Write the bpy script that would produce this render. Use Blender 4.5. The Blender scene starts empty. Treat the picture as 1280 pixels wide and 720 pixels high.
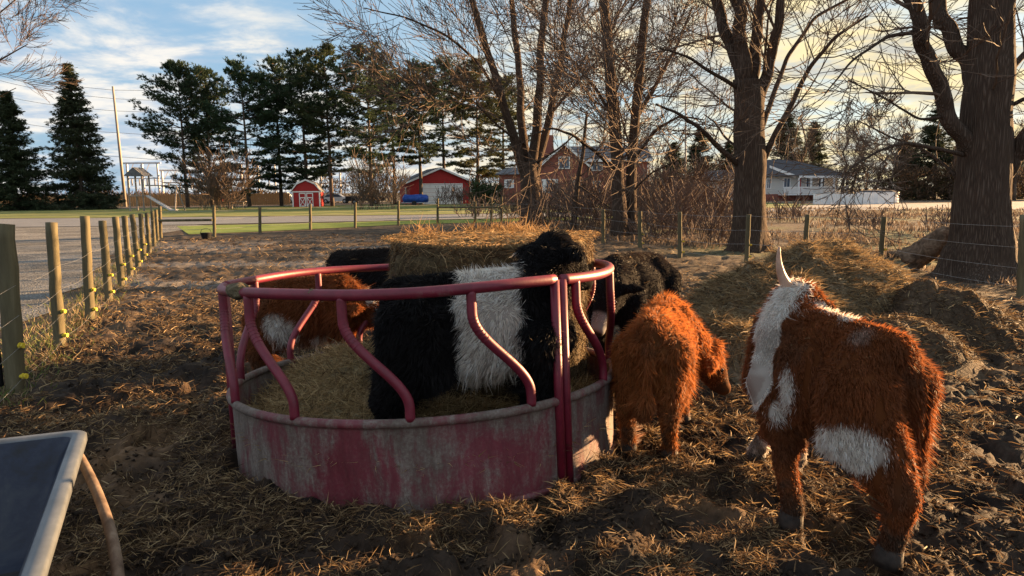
import bpy, bmesh, math, random
import numpy as np
from mathutils import Vector, Matrix, Quaternion

S = bpy.context.scene
COL = S.collection
R = math.radians
random.seed(7)
rng = np.random.default_rng(11)

# ------------------------------------------------------------------ camera
HOR, ROLL, CAM_H, FPX = 239.3, 0.0085, 1.56, 870.0
_p = math.atan((360 - HOR) / FPX)
FW = np.array([0, math.cos(_p), -math.sin(_p)])
_u = np.array([0, math.sin(_p), math.cos(_p)])
_r = np.array([1.0, 0, 0])
RT = _r * math.cos(ROLL) - _u * math.sin(ROLL)
UP = _u * math.cos(ROLL) + _r * math.sin(ROLL)
EYE = np.array([0, 0, CAM_H])
cd = bpy.data.cameras.new('camera')
cam = bpy.data.objects.new('camera', cd)
COL.objects.link(cam)
cd.sensor_width = 36
cd.lens = FPX / 1280 * 36
cd.clip_start = 0.05
cd.clip_end = 9000
m = Matrix.Identity(4)
for i in range(3):
    m[i][0], m[i][1], m[i][2], m[i][3] = RT[i], UP[i], -FW[i], EYE[i]
cam.matrix_world = m
S.camera = cam


def ray(px, py):
    return FW * FPX + RT * (px - 640) - UP * (py - 360)


def G(px, py, z=0.0):
    d = ray(px, py)
    return EYE + d * ((z - CAM_H) / d[2])


def W(px, py, Y):
    d = ray(px, py)
    return EYE + d * (Y / d[1])


# ------------------------------------------------------------------ light
SUN_AZ, SUN_EL = 62.0, 9.0
sdir = Vector((math.sin(R(SUN_AZ)) * math.cos(R(SUN_EL)), math.cos(R(SUN_AZ)) * math.cos(R(SUN_EL)), math.sin(R(SUN_EL))))
ld = bpy.data.lights.new('sun', 'SUN')
ld.energy = 5.0
ld.angle = R(0.5)
ld.color = (1.0, 0.60, 0.28)
sun = bpy.data.objects.new('sun', ld)
COL.objects.link(sun)
sun.rotation_euler = sdir.to_track_quat('Z', 'Y').to_euler()

wd = bpy.data.worlds.new('World')
S.world = wd
wd.use_nodes = True
nt = wd.node_tree
N, L = nt.nodes, nt.links
N.clear()


def nd(t, loc=None, **kw):
    n = N.new(t)
    for k, v in kw.items():
        setattr(n, k, v)
    return n


def mth(op, a, b=None, c=None):
    n = N.new('ShaderNodeMath')
    n.operation = op
    for i, v in enumerate((a, b, c)):
        if v is None:
            continue
        if isinstance(v, (int, float)):
            n.inputs[i].default_value = v
        else:
            L.new(v, n.inputs[i])
    return n.outputs[0]


def mixc(f, a, b):
    n = N.new('ShaderNodeMix')
    n.data_type = 'RGBA'
    for s, v in ((n.inputs[0], f), (n.inputs[6], a), (n.inputs[7], b)):
        if isinstance(v, (int, float)):
            s.default_value = v
        elif isinstance(v, tuple):
            s.default_value = (*v, 1)
        else:
            L.new(v, s)
    return n.outputs[2]


def rampf(f, lo, hi):
    n = N.new('ShaderNodeMapRange')
    n.interpolation_type = 'SMOOTHSTEP'
    L.new(f, n.inputs[0])
    n.inputs[1].default_value = lo
    n.inputs[2].default_value = hi
    return n.outputs[0]


sky = nd('ShaderNodeTexSky', sky_type='NISHITA', sun_disc=False, sun_elevation=R(SUN_EL), sun_rotation=R(SUN_AZ), air_density=1.0, dust_density=1.2, ozone_density=1.5)
tc = nd('ShaderNodeTexCoord')
sp = nd('ShaderNodeSeparateXYZ')
L.new(tc.outputs['Generated'], sp.inputs[0])
zz = mth('ADD', mth('MAXIMUM', sp.outputs[2], 0.0), 0.14)
cb = nd('ShaderNodeCombineXYZ')
L.new(mth('DIVIDE', sp.outputs[0], zz), cb.inputs[0])
L.new(mth('DIVIDE', sp.outputs[1], zz), cb.inputs[1])
cb.inputs[2].default_value = 3.7


def wnoise(scale, detail, rough, dist):
    n = nd('ShaderNodeTexNoise')
    L.new(cb.outputs[0], n.inputs['Vector'])
    n.inputs['Scale'].default_value = scale
    n.inputs['Detail'].default_value = detail
    n.inputs['Roughness'].default_value = rough
    n.inputs['Distortion'].default_value = dist
    return n.outputs[0]


c1 = wnoise(1.15, 8, 0.58, 0.5)
c2 = wnoise(3.4, 7, 0.6, 0.3)
dt = nd('ShaderNodeVectorMath', operation='DOT_PRODUCT')
L.new(tc.outputs['Generated'], dt.inputs[0])
dt.inputs[1].default_value = (math.sin(R(SUN_AZ - 8)), math.cos(R(SUN_AZ - 8)), 0.1)
toward = rampf(dt.outputs['Value'], 0.18, 0.98)
cmask = rampf(mth('ADD', c1, mth('MULTIPLY', c2, 0.25)), 0.50, 0.68)
cmask = mth('MULTIPLY', cmask, 0.93)
shade = rampf(c2, 0.38, 0.62)
ccold = mixc(shade, (2.0, 2.35, 2.8), (3.7, 3.5, 3.2))
cwarm = mixc(shade, (2.4, 2.3, 2.0), (4.2, 3.4, 1.75))
ccol = mixc(toward, ccold, cwarm)
clear = mixc(0.8, sky.outputs[0], mixc(toward, (1.1, 1.85, 2.7), (2.2, 2.65, 2.85)))
skyc = mixc(cmask, clear, ccol)
bg = nd('ShaderNodeBackground')
bg.inputs[1].default_value = 0.05
L.new(skyc, bg.inputs[0])
wo = nd('ShaderNodeOutputWorld')
L.new(bg.outputs[0], wo.inputs[0])

S.view_settings.view_transform = 'Standard'
S.view_settings.look = 'None'
S.view_settings.gamma = 1
S.view_settings.exposure = 2.5
S.render.engine = 'CYCLES'
S.cycles.max_bounces = 6
S.cycles.transparent_max_bounces = 6


# ------------------------------------------------------------------ helpers
def smooth(a, b, x):
    t = np.clip((x - a) / (b - a), 0, 1)
    return t * t * (3 - 2 * t)


_perm = np.random.default_rng(5).permutation(256)
_perm = np.concatenate([_perm, _perm, _perm])
_val = np.random.default_rng(6).random(256)


def vnoise(P):
    P = np.asarray(P, float)
    i = np.floor(P).astype(np.int64)
    f = P - i
    f = f * f * f * (f * (f * 6 - 15) + 10)
    i &= 255
    out = 0
    for dx in (0, 1):
        for dy in (0, 1):
            for dz in (0, 1):
                h = _val[_perm[_perm[_perm[(i[..., 0] + dx) & 255] + ((i[..., 1] + dy) & 255)] + ((i[..., 2] + dz) & 255)]]
                w = (f[..., 0] if dx else 1 - f[..., 0]) * (f[..., 1] if dy else 1 - f[..., 1]) * (f[..., 2] if dz else 1 - f[..., 2])
                out = out + h * w
    return out


def fbm(P, oct=4, g=0.5):
    P = np.asarray(P, float)
    a, s, o = 1.0, 0.0, 0.0
    for k in range(oct):
        o = o + a * vnoise(P * (2.03 ** k) + k * 17.3)
        s += a
        a *= g
    return o / s


def p2(x, y, z=0.0):
    x = np.asarray(x, float)
    return np.stack([x, np.asarray(y, float) + 0 * x, np.full_like(x, z)], -1)


def tag(o, label=None, cat=None, group=None, kind=None):
    if label:
        o['label'] = label
    if cat:
        o['category'] = cat
    if group:
        o['group'] = group
    if kind:
        o['kind'] = kind
    return o


def empty(name, loc=(0, 0, 0), rz=0.0):
    o = bpy.data.objects.new(name, None)
    COL.objects.link(o)
    o.location = loc
    o.rotation_euler = (0, 0, rz)
    o.empty_display_size = 0.1
    return o


def link(name, me, mat, parent=None):
    o = bpy.data.objects.new(name, me)
    COL.objects.link(o)
    if mat is not None:
        me.materials.append(mat)
    if parent is not None:
        o.parent = parent
    return o


class MB:
    def __init__(s):
        s.v, s.f, s.c, s.n = [], [], [], 0

    def add(s, v, f, col=None):
        v = np.asarray(v, float)
        s.v.append(v)
        b = s.n
        s.f += [tuple(b + i for i in q) for q in f]
        s.c.append(np.tile(np.array(col if col is not None else (1, 1, 1), float), (len(v), 1)))
        s.n += len(v)
        return s

    def box(s, lo, hi, col=None, rot=None, org=(0, 0, 0)):
        x0, y0, z0 = lo
        x1, y1, z1 = hi
        v = np.array([(x0, y0, z0), (x1, y0, z0), (x1, y1, z0), (x0, y1, z0), (x0, y0, z1), (x1, y0, z1), (x1, y1, z1), (x0, y1, z1)], float)
        if rot is not None:
            c, sn = math.cos(rot), math.sin(rot)
            v = np.stack([v[:, 0] * c - v[:, 1] * sn, v[:, 0] * sn + v[:, 1] * c, v[:, 2]], -1)
        v = v + np.array(org)
        return s.add(v, [(3, 2, 1, 0), (4, 5, 6, 7), (0, 1, 5, 4), (1, 2, 6, 5), (2, 3, 7, 6), (3, 0, 4, 7)], col)

    def tube(s, pts, rad, n=8, cap=True, col=None, closed=False, jit=0.0):
        P = np.asarray(pts, float)
        k = len(P)
        rad = np.full(k, rad) if np.isscalar(rad) else np.asarray(rad, float)
        if closed:
            T = np.roll(P, -1, 0) - np.roll(P, 1, 0)
        else:
            T = np.gradient(P, axis=0)
        T /= np.linalg.norm(T, axis=1)[:, None] + 1e-12
        a = np.array([0, 0, 1.0]) if abs(T[0][2]) < 0.9 else np.array([1.0, 0, 0])
        u = np.cross(T[0], a)
        u /= np.linalg.norm(u)
        ang = np.linspace(0, 2 * math.pi, n, endpoint=False)
        ca, sa = np.cos(ang)[:, None], np.sin(ang)[:, None]
        V = np.empty((k, n, 3))
        for i in range(k):
            u = u - T[i] * (u @ T[i])
            u /= np.linalg.norm(u) + 1e-12
            w = np.cross(T[i], u)
            V[i] = P[i] + rad[i] * (ca * u + sa * w)
        f = []
        for i in range(k if closed else k - 1):
            j = (i + 1) % k
            for q in range(n):
                r = (q + 1) % n
                f.append((i * n + q, i * n + r, j * n + r, j * n + q))
        V = V.reshape(-1, 3)
        if cap and not closed:
            f.append(tuple(range(n - 1, -1, -1)))
            f.append(tuple((k - 1) * n + q for q in range(n)))
        return s.add(V, f, col)

    def prism(s, poly, a, b, col=None):
        """poly: list of 3-D points on one plane; a,b offsets vectors"""
        P = np.asarray(poly, float)
        n = len(P)
        V = np.concatenate([P + np.array(a), P + np.array(b)])
        f = [tuple(range(n - 1, -1, -1)), tuple(range(n, 2 * n))]
        f += [(i, (i + 1) % n, n + (i + 1) % n, n + i) for i in range(n)]
        return s.add(V, f, col)

    def build(s, name, mat, parent=None, smooth_=False, colours=False):
        me = bpy.data.meshes.new(name)
        V = np.concatenate(s.v)
        me.from_pydata(V.tolist(), [], s.f)
        if colours:
            C = np.concatenate(s.c)
            at = me.color_attributes.new('col', 'FLOAT_COLOR', 'POINT')
            at.data.foreach_set('color', np.concatenate([C, np.ones((len(C), 1))], 1).ravel())
        if smooth_:
            me.polygons.foreach_set('use_smooth', [True] * len(me.polygons))
        me.update()
        bm = bmesh.new()
        bm.from_mesh(me)
        bmesh.ops.recalc_face_normals(bm, faces=bm.faces)
        bm.to_mesh(me)
        bm.free()
        return link(name, me, mat, parent)


def strands(name, p0, p1, p2_, w, col, mat, parent=None, tip=1.0):
    n = len(p0)
    rv = rng.normal(size=(n, 3))
    sd = np.cross(p2_ - p0, rv)
    sd /= np.linalg.norm(sd, axis=1)[:, None] + 1e-9
    w = (np.full(n, w) if np.isscalar(w) else w)[:, None]
    V = np.empty((n, 5, 3), np.float32)
    V[:, 0] = p0 - sd * w * 0.5
    V[:, 1] = p0 + sd * w * 0.5
    V[:, 2] = p1 - sd * w * 0.45
    V[:, 3] = p1 + sd * w * 0.45
    V[:, 4] = p2_
    me = bpy.data.meshes.new(name)
    me.vertices.add(n * 5)
    me.vertices.foreach_set('co', V.ravel())
    li = (np.array([0, 1, 3, 2, 2, 3, 4])[None] + (np.arange(n) * 5)[:, None]).astype(np.int32)
    me.loops.add(n * 7)
    me.loops.foreach_set('vertex_index', li.ravel())
    ls = (np.array([0, 4])[None] + (np.arange(n) * 7)[:, None]).astype(np.int32)
    me.polygons.add(n * 2)
    me.polygons.foreach_set('loop_start', ls.ravel())
    me.polygons.foreach_set('loop_total', np.tile(np.array([4, 3], np.int32), n))
    me.update(calc_edges=True)
    at = me.color_attributes.new('col', 'FLOAT_COLOR', 'POINT')
    C = np.ones((n, 5, 4), np.float32)
    C[:, :, :3] = col[:, None, :]
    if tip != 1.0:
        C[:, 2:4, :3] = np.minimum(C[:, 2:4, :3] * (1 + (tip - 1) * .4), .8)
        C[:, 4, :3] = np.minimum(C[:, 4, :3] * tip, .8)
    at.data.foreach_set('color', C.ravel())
    return link(name, me, mat, parent)


def grid_mesh(name, X, Y, Z, mat, col=None, parent=None, wrap=False):
    ny, nx = X.shape
    V = np.stack([X, Y, Z], -1).reshape(-1, 3).astype(np.float32)
    j = np.arange(nx if wrap else nx - 1)
    i = np.arange(ny - 1)
    I, J = np.meshgrid(i, j, indexing='ij')
    J2 = (J + 1) % nx
    q = np.stack([I * nx + J, I * nx + J2, (I + 1) * nx + J2, (I + 1) * nx + J], -1).reshape(-1, 4).astype(np.int32)
    me = bpy.data.meshes.new(name)
    me.vertices.add(len(V))
    me.vertices.foreach_set('co', V.ravel())
    me.loops.add(q.size)
    me.loops.foreach_set('vertex_index', q.ravel())
    me.polygons.add(len(q))
    me.polygons.foreach_set('loop_start', (np.arange(len(q)) * 4).astype(np.int32))
    me.polygons.foreach_set('loop_total', np.full(len(q), 4, np.int32))
    me.polygons.foreach_set('use_smooth', np.ones(len(q), bool))
    me.update(calc_edges=True)
    if col is not None:
        at = me.color_attributes.new('col', 'FLOAT_COLOR', 'POINT')
        at.data.foreach_set('color', np.concatenate([col.reshape(-1, 3), np.ones((len(V), 1))], 1).astype(np.float32).ravel())
    return link(name, me, mat, parent)


# ------------------------------------------------------------------ materials
def new_mat(name):
    global N, L
    mt = bpy.data.materials.new(name)
    mt.use_nodes = True
    N, L = mt.node_tree.nodes, mt.node_tree.links
    N.clear()
    out = N.new('ShaderNodeOutputMaterial')
    return mt, out


def tex_noise(vec, scale, detail=5, rough=0.55, dist=0.0):
    n = N.new('ShaderNodeTexNoise')
    if vec is not None:
        L.new(vec, n.inputs['Vector'])
    n.inputs['Scale'].default_value = scale
    n.inputs['Detail'].default_value = detail
    n.inputs['Roughness'].default_value = rough
    n.inputs['Distortion'].default_value = dist
    return n.outputs[0]


def ramp(f, stops):
    n = N.new('ShaderNodeValToRGB')
    while len(n.color_ramp.elements) < len(stops):
        n.color_ramp.elements.new(0.5)
    for e, (p, c) in zip(n.color_ramp.elements, stops):
        e.position = p
        e.color = (*c, 1)
    L.new(f, n.inputs[0])
    return n.outputs[0]


def coords(scale=(1, 1, 1)):
    t = N.new('ShaderNodeTexCoord')
    mp = N.new('ShaderNodeMapping')
    mp.inputs['Scale'].default_value = scale
    L.new(t.outputs['Object'], mp.inputs[0])
    return mp.outputs[0]


def principled(out, base, rough=0.8, bump=None, bstr=0.3, bdist=0.02, metal=0.0, spec=0.3):
    b = N.new('ShaderNodeBsdfPrincipled')
    if isinstance(base, tuple):
        b.inputs['Base Color'].default_value = (*base, 1)
    else:
        L.new(base, b.inputs['Base Color'])
    if isinstance(rough, (int, float)):
        b.inputs['Roughness'].default_value = rough
    else:
        L.new(rough, b.inputs['Roughness'])
    b.inputs['Metallic'].default_value = metal
    b.inputs['Specular IOR Level'].default_value = spec
    if bump is not None:
        n = N.new('ShaderNodeBump')
        n.inputs['Strength'].default_value = bstr
        n.inputs['Distance'].default_value = bdist
        L.new(bump, n.inputs['Height'])
        L.new(n.outputs[0], b.inputs['Normal'])
    L.new(b.outputs[0], out.inputs[0])
    return b


def noise_mat(name, stops, scale, rough=0.85, detail=6, bstr=0.3, bdist=0.02, stretch=(1, 1, 1), dist=0.0, metal=0.0, spec=0.25, bscale=None):
    mt, out = new_mat(name)
    v = coords(stretch)
    f = tex_noise(v, scale, detail, 0.6, dist)
    bf = f if bscale is None else tex_noise(v, bscale, 6, 0.65)
    principled(out, ramp(f, stops), rough, bf, bstr, bdist, metal, spec)
    return mt


def attr_mat(name, rough=0.75, trans=0.0, vary=0.0, vscale=40, spec=0.2, tint=(1, 1, 1), bstr=0.0):
    mt, out = new_mat(name)
    a = N.new('ShaderNodeAttribute')
    a.attribute_name = 'col'
    c = a.outputs['Color']
    bmp = None
    if vary or bstr:
        f = tex_noise(coords(), vscale, 6, 0.65)
        bmp = f if bstr else None
        if vary:
            mp = N.new('ShaderNodeMapRange')
            L.new(f, mp.inputs[0])
            mp.inputs[1].default_value = 0.3
            mp.inputs[2].default_value = 0.7
            mp.inputs[3].default_value = 1 - vary
            mp.inputs[4].default_value = 1 + vary
            mm = N.new('ShaderNodeVectorMath')
            mm.operation = 'SCALE'
            L.new(c, mm.inputs[0])
            L.new(mp.outputs[0], mm.inputs[3])
            c = mm.outputs[0]
    b = principled(out, c, rough, bmp, bstr, 0.02, 0, spec)
    if trans:
        t = N.new('ShaderNodeBsdfTranslucent')
        L.new(c, t.inputs[0])
        mx = N.new('ShaderNodeMixShader')
        mx.inputs[0].default_value = trans
        L.new(b.outputs[0], mx.inputs[1])
        L.new(t.outputs[0], mx.inputs[2])
        L.new(mx.outputs[0], out.inputs[0])
    return mt


M = {}
M['ground'] = attr_mat('mud_ground', 0.9, 0, 0.45, 14, 0.15, bstr=0.8)
M['straw'] = attr_mat('straw', 0.7, 0.3)
M['fur'] = attr_mat('fur', 0.6, 0.5, spec=0.25)
M['skin'] = attr_mat('hide', 0.9, 0, spec=0.05)
M['needle'] = attr_mat('needles', 0.8, 0.25, spec=0.1)
M['twig'] = noise_mat('twig_bark', [(0.3, (0.06, 0.042, 0.032)), (0.7, (0.16, 0.115, 0.085))], 6, 0.9)
M['pine_bark'] = noise_mat('pine_bark', [(0.3, (0.05, 0.038, 0.03)), (0.7, (0.13, 0.10, 0.08))], 3, 0.95)
M['post'] = noise_mat('post_wood', [(0.25, (0.05, 0.042, 0.025)), (0.55, (0.13, 0.112, 0.065)), (0.8, (0.22, 0.19, 0.125))], 9, 0.9, 8, 0.8, 0.012, (1, 1, 0.13), 0.3)
M['yellow'] = noise_mat('yellow_plastic', [(0.3, (0.55, 0.42, 0.03)), (0.7, (0.75, 0.6, 0.06))], 20, 0.45, bstr=0.05)
M['wire'] = noise_mat('wire_steel', [(0.3, (0.2, 0.2, 0.2)), (0.7, (0.42, 0.42, 0.42))], 30, 0.5, metal=0.6)
M['gravel'] = None
M['white'] = noise_mat('white_paint', [(0.3, (0.68, 0.68, 0.68)), (0.7, (0.82, 0.82, 0.82))], 2.5, 0.6, bstr=0.05)
M['red'] = noise_mat('barn_red', [(0.3, (0.30, 0.022, 0.022)), (0.7, (0.40, 0.035, 0.035))], 2, 0.75, bstr=0.1, stretch=(1, 1, 5))
M['roof'] = noise_mat('shingle_roof', [(0.3, (0.07, 0.075, 0.085)), (0.7, (0.17, 0.18, 0.20))], 5, 0.9, bstr=0.3)
M['darkroof'] = noise_mat('dark_roof', [(0.3, (0.035, 0.036, 0.045)), (0.7, (0.085, 0.087, 0.10))], 5, 0.9, bstr=0.3)
M['glass'] = noise_mat('window_glass', [(0.3, (0.03, 0.05, 0.08)), (0.7, (0.06, 0.09, 0.14))], 1, 0.12, spec=0.6, bstr=0.02)
M['siding'] = noise_mat('pale_siding', [(0.3, (0.42, 0.42, 0.40)), (0.7, (0.55, 0.55, 0.53))], 2, 0.7, stretch=(0.3, 0.3, 8), bstr=0.2)
M['steel'] = noise_mat('grey_steel', [(0.3, (0.42, 0.42, 0.43)), (0.7, (0.62, 0.62, 0.63))], 2, 0.5, metal=0.2)
M['dark'] = noise_mat('dark_rubber', [(0.3, (0.012, 0.012, 0.013)), (0.7, (0.03, 0.03, 0.032))], 20, 0.6)
M['tarp'] = noise_mat('blue_tarp', [(0.3, (0.015, 0.05, 0.26)), (0.7, (0.03, 0.10, 0.42))], 4, 0.45, bstr=0.6, bdist=0.06)
M['planks'] = noise_mat('fence_planks', [(0.3, (0.30, 0.17, 0.08)), (0.7, (0.46, 0.28, 0.13))], 2.5, 0.85, stretch=(6, 6, 0.3))
M['polewood'] = noise_mat('pole_wood', [(0.3, (0.20, 0.175, 0.15)), (0.7, (0.36, 0.32, 0.28))], 4, 0.85, stretch=(1, 1, 0.1))
M['horn'] = noise_mat('horn', [(0.3, (0.33, 0.20, 0.14)), (0.7, (0.55, 0.38, 0.29))], 16, 0.45, stretch=(1, 1, 1))
M['hoof'] = noise_mat('hoof', [(0.3, (0.014, 0.011, 0.01)), (0.7, (0.045, 0.036, 0.03))], 25, 0.7)
M['eye'] = noise_mat('eye', [(0.3, (0.006, 0.004, 0.003)), (0.7, (0.015, 0.01, 0.008))], 5, 0.08, spec=0.6)


def bark_mat():
    mt, out = new_mat('bark')
    v = coords((1, 1, 0.085))
    nz = N.new('ShaderNodeTexNoise')
    nz.inputs['Scale'].default_value = 7
    nz.inputs['Detail'].default_value = 5
    L.new(v, nz.inputs['Vector'])
    add = N.new('ShaderNodeVectorMath')
    add.operation = 'MULTIPLY_ADD'
    L.new(nz.outputs['Color'], add.inputs[0])
    add.inputs[1].default_value = (.10, .10, .10)
    L.new(v, add.inputs[2])
    vo = N.new('ShaderNodeTexVoronoi')
    vo.feature = 'DISTANCE_TO_EDGE'
    vo.inputs['Scale'].default_value = 30
    L.new(add.outputs[0], vo.inputs['Vector'])
    ridge = rampf(vo.outputs['Distance'], 0.0, 0.42)
    fine = tex_noise(v, 60, 6, .7)
    big = tex_noise(coords(), 1.6, 5, .6)
    f = mth('ADD', mth('MULTIPLY', ridge, .5), mth('ADD', mth('MULTIPLY', fine, .3), mth('MULTIPLY', big, .3)))
    principled(out, ramp(f, [(.22, (.038, .027, .021)), (.5, (.085, .062, .048)), (.85, (.125, .096, .077))]), .95, mth('ADD', ridge, mth('MULTIPLY', fine, .5)), .9, .022, 0, .1)
    return mt


M['bark'] = bark_mat()


def brick_mat():
    mt, out = new_mat('red_brick')
    v = coords((1, 1, 1))
    b = N.new('ShaderNodeTexBrick')
    mp = N.new('ShaderNodeMapping')
    mp.inputs['Rotation'].default_value = (R(90), 0, 0)
    L.new(v, mp.inputs[0])
    L.new(mp.outputs[0], b.inputs[0])
    b.inputs['Color1'].default_value = (0.22, 0.06, 0.045, 1)
    b.inputs['Color2'].default_value = (0.27, 0.085, 0.062, 1)
    b.inputs['Mortar'].default_value = (0.30, 0.22, 0.18, 1)
    b.inputs['Scale'].default_value = 4.0
    b.inputs['Mortar Size'].default_value = 0.012
    f = tex_noise(v, 0.8)
    principled(out, mixc(mth('MULTIPLY', f, 0.5), b.outputs[0], (0.23, 0.08, 0.06)), 0.85, b.outputs['Fac'], 0.2)
    return mt


M['brick'] = brick_mat()


def gravel_mat(name, a, b, c, scale, bstr):
    mt, out = new_mat(name)
    v = coords()
    vo = N.new('ShaderNodeTexVoronoi')
    vo.inputs['Scale'].default_value = scale
    L.new(v, vo.inputs['Vector'])
    big = tex_noise(v, 0.55, 6, 0.6)
    f = mth('ADD', mth('MULTIPLY', vo.outputs['Color'], 0.35), mth('MULTIPLY', big, 0.65))
    principled(out, ramp(f, [(0.3, a), (0.5, b), (0.68, c)]), 0.92, vo.outputs['Distance'], bstr, 0.02)
    return mt


M['gravel'] = gravel_mat('gravel', (0.045, 0.046, 0.044), (0.13, 0.13, 0.127), (0.25, 0.25, 0.245), 38, 0.9)
M['asphalt'] = gravel_mat('asphalt', (0.12, 0.13, 0.145), (0.16, 0.17, 0.185), (0.20, 0.21, 0.225), 60, 0.2)
M['lawn'] = noise_mat('lawn', [(0.3, (0.08, 0.12, 0.025)), (0.5, (0.16, 0.18, 0.05)), (0.72, (0.25, 0.23, 0.09))], 0.35, 0.95, 12, 0.8, 0.05)
M['verge'] = noise_mat('verge', [(0.3, (0.09, 0.14, 0.02)), (0.55, (0.16, 0.22, 0.035)), (0.75, (0.20, 0.20, 0.07))], 0.8, 0.95, 10, 0.8, 0.05)
M['path'] = gravel_mat('pale_gravel', (0.20, 0.19, 0.18), (0.30, 0.28, 0.26), (0.40, 0.37, 0.34), 30, 0.3)


def paint_mat(name, dirt_lo, dirt_hi, streak):
    mt, out = new_mat(name)
    v = coords((1, 1, 1))
    vs = coords((1, 1, 0.22)) if streak else v
    n1 = tex_noise(coords((1, 1, 0.55)) if streak else v, 1.9 if streak else 3.2, 8, 0.64, 1.1)
    n2 = tex_noise(vs, 16, 8, 0.68, 0.2)
    n3 = tex_noise(v, 60, 6, 0.7)
    f = mth('ADD', mth('MULTIPLY', n1, 0.66), mth('ADD', mth('MULTIPLY', n2, 0.3), mth('MULTIPLY', n3, 0.09)))
    d = rampf(f, dirt_lo, dirt_hi)
    if streak:
        d = mth('ADD', mth('MULTIPLY', d, .80), mth('MULTIPLY', n3, .34))
    red = ramp(n2, [(0.3, (0.10, 0.006, 0.018)), (0.7, (0.18, 0.012, 0.034))])
    mud = ramp(mth('ADD', mth('MULTIPLY', n2, .55), mth('MULTIPLY', n3, .45)), [(0.3, (0.05, 0.038, 0.03)), (0.5, (0.12, 0.097, 0.082)), (0.72, (0.25, 0.215, 0.195))])
    rg = mth('ADD', mth('MULTIPLY', d, 0.42), 0.5)
    principled(out, mixc(d, red, mud), rg, mth('ADD', d, mth('MULTIPLY', n3, 0.5)), 0.35, 0.004, 0, 0.5)
    return mt


M['paint'] = paint_mat('red_paint', 0.62, 0.80, False)
M['panel'] = paint_mat('muddy_red_panel', 0.455, 0.585, True)
M['rail'] = paint_mat('worn_red_rail', 0.60, 0.76, False)


# ------------------------------------------------------------------ ground
FX, FY, FCX, FCY, FR = -0.543, 4.42, -0.543, 4.42, 1.2     # hay ring centre and radius


def xleft(y):
    return -4.02 - (y - 5.47) * 0.4446


def yard(x, y):
    a = smooth(-0.25, 0.5, x - xleft(np.minimum(y, 27)))
    return a * (1 - smooth(24, 29, y))


def ground_h(x, y):
    x = np.asarray(x, float)
    y = np.asarray(y, float)
    mk = yard(x, y)
    h = (fbm(p2(x * 1.1, y * 1.1), 3) - 0.5) * 0.10
    h = h + (fbm(p2(x * 4.5, y * 4.5, 2.0), 4, 0.58) - 0.5) * 0.15
    pk = vnoise(p2(x * 6.5, y * 6.5, 9.0))
    h = h - 0.075 * smooth(0.60, 0.80, pk)
    fine = (fbm(p2(x * 19, y * 19, 5.0), 3, 0.6) - 0.5) * 0.065
    d = np.hypot(x, y)
    h = h + fine * (1 - smooth(9, 16, d))
    rr = np.hypot(x - FX, y - FY)
    h = h + 0.05 * np.exp(-((rr - 1.24) / 0.13) ** 2)
    h = h * (1 - 0.55 * smooth(6, 15, d))
    inner = smooth(1.24, 1.1, rr)
    h = h * (1 - 0.5 * inner)
    return h * mk + 0.03 * (mk - 1) * 0


def ground_col(x, y):
    n1 = fbm(p2(x * 0.9, y * 0.9, 1.0), 5)
    n2 = fbm(p2(x * 5, y * 5, 3.0), 4)
    n3 = fbm(p2(x * 0.22, y * 0.22, 4.0), 4)
    def c(*a): return np.array(a)
    dark, mud, hay, grey, fld, grn = c(.013, .0095, .008), c(.034, .024, .018), c(.15, .09, .048), c(.27, .26, .25), c(.105, .083, .068), c(.10, .125, .05)
    t = np.clip(n1 * 0.55 + n2 * 0.55 - 0.05, 0, 1)[..., None]
    base = dark + (mud - dark) * smooth(0.3, 0.55, t) + (hay - mud) * smooth(0.52, 0.82, t) * 0.8
    d = np.hypot(x, y)
    far = smooth(6, 12, d)[..., None]
    b2 = c(.034, .026, .020) + c(.075, .054, .035) * smooth(0.35, 0.7, (n2 * 0.6 + n1 * 0.4))[..., None]
    base = base * (1 - far) + b2 * far
    gp = smooth(0.46, 0.62, fbm(p2(x * 0.5, y * 0.9, 7.0), 4)) * smooth(11, 14, d) * (1 - smooth(21, 25, y)) * smooth(-1.0, -3.5, x)
    base = base + (grey - base) * (gp * 0.35)[..., None]
    fm = smooth(0, 3, x - 3.0) * smooth(14, 18, y + x * 0.3)
    fm = np.maximum(fm, smooth(30, 38, y))
    fc = fld * (0.7 + 0.6 * n2[..., None])
    gm = smooth(0.50, 0.66, n3)[..., None]
    fc = fc + (grn - fc) * gm * 0.55
    base = base + (fc - base) * fm[..., None]
    return base


def make_ground():
    r = [0.0, 0.3]
    while r[-1] < 4000:
        q = r[-1]
        if q < 1.2:
            q += 0.05
        elif q < 12:
            q *= 1.0072
        elif q < 30:
            q *= 1.013
        else:
            q *= 1.07
        r.append(q)
    r = np.array(r)
    a = np.concatenate([np.arange(-50, 50, 0.2), np.arange(50, 310, 5.0)])
    A, Rr = np.meshgrid(np.radians(a), r)
    X, Y = Rr * np.sin(A), Rr * np.cos(A)
    Z = ground_h(X, Y)
    o = grid_mesh('ground', X, Y, Z, M['ground'], ground_col(X, Y), wrap=True)
    tag(o, 'dark trampled mud and straw of the cattle yard running on into brown field', 'ground', kind='structure')


make_ground()


def sheet(name, pts, z, mat, label, cat, sub=None):
    me = bpy.data.meshes.new(name)
    bm = bmesh.new()
    vs = [bm.verts.new((float(p[0]), float(p[1]), z)) for p in pts]
    bm.faces.new(vs)
    bmesh.ops.triangulate(bm, faces=bm.faces)
    bmesh.ops.recalc_face_normals(bm, faces=bm.faces)
    for f in bm.faces:
        if f.normal.z < 0:
            f.normal_flip()
    bm.to_mesh(me)
    bm.free()
    return tag(link(name, me, mat), label, cat, kind='structure')


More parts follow.
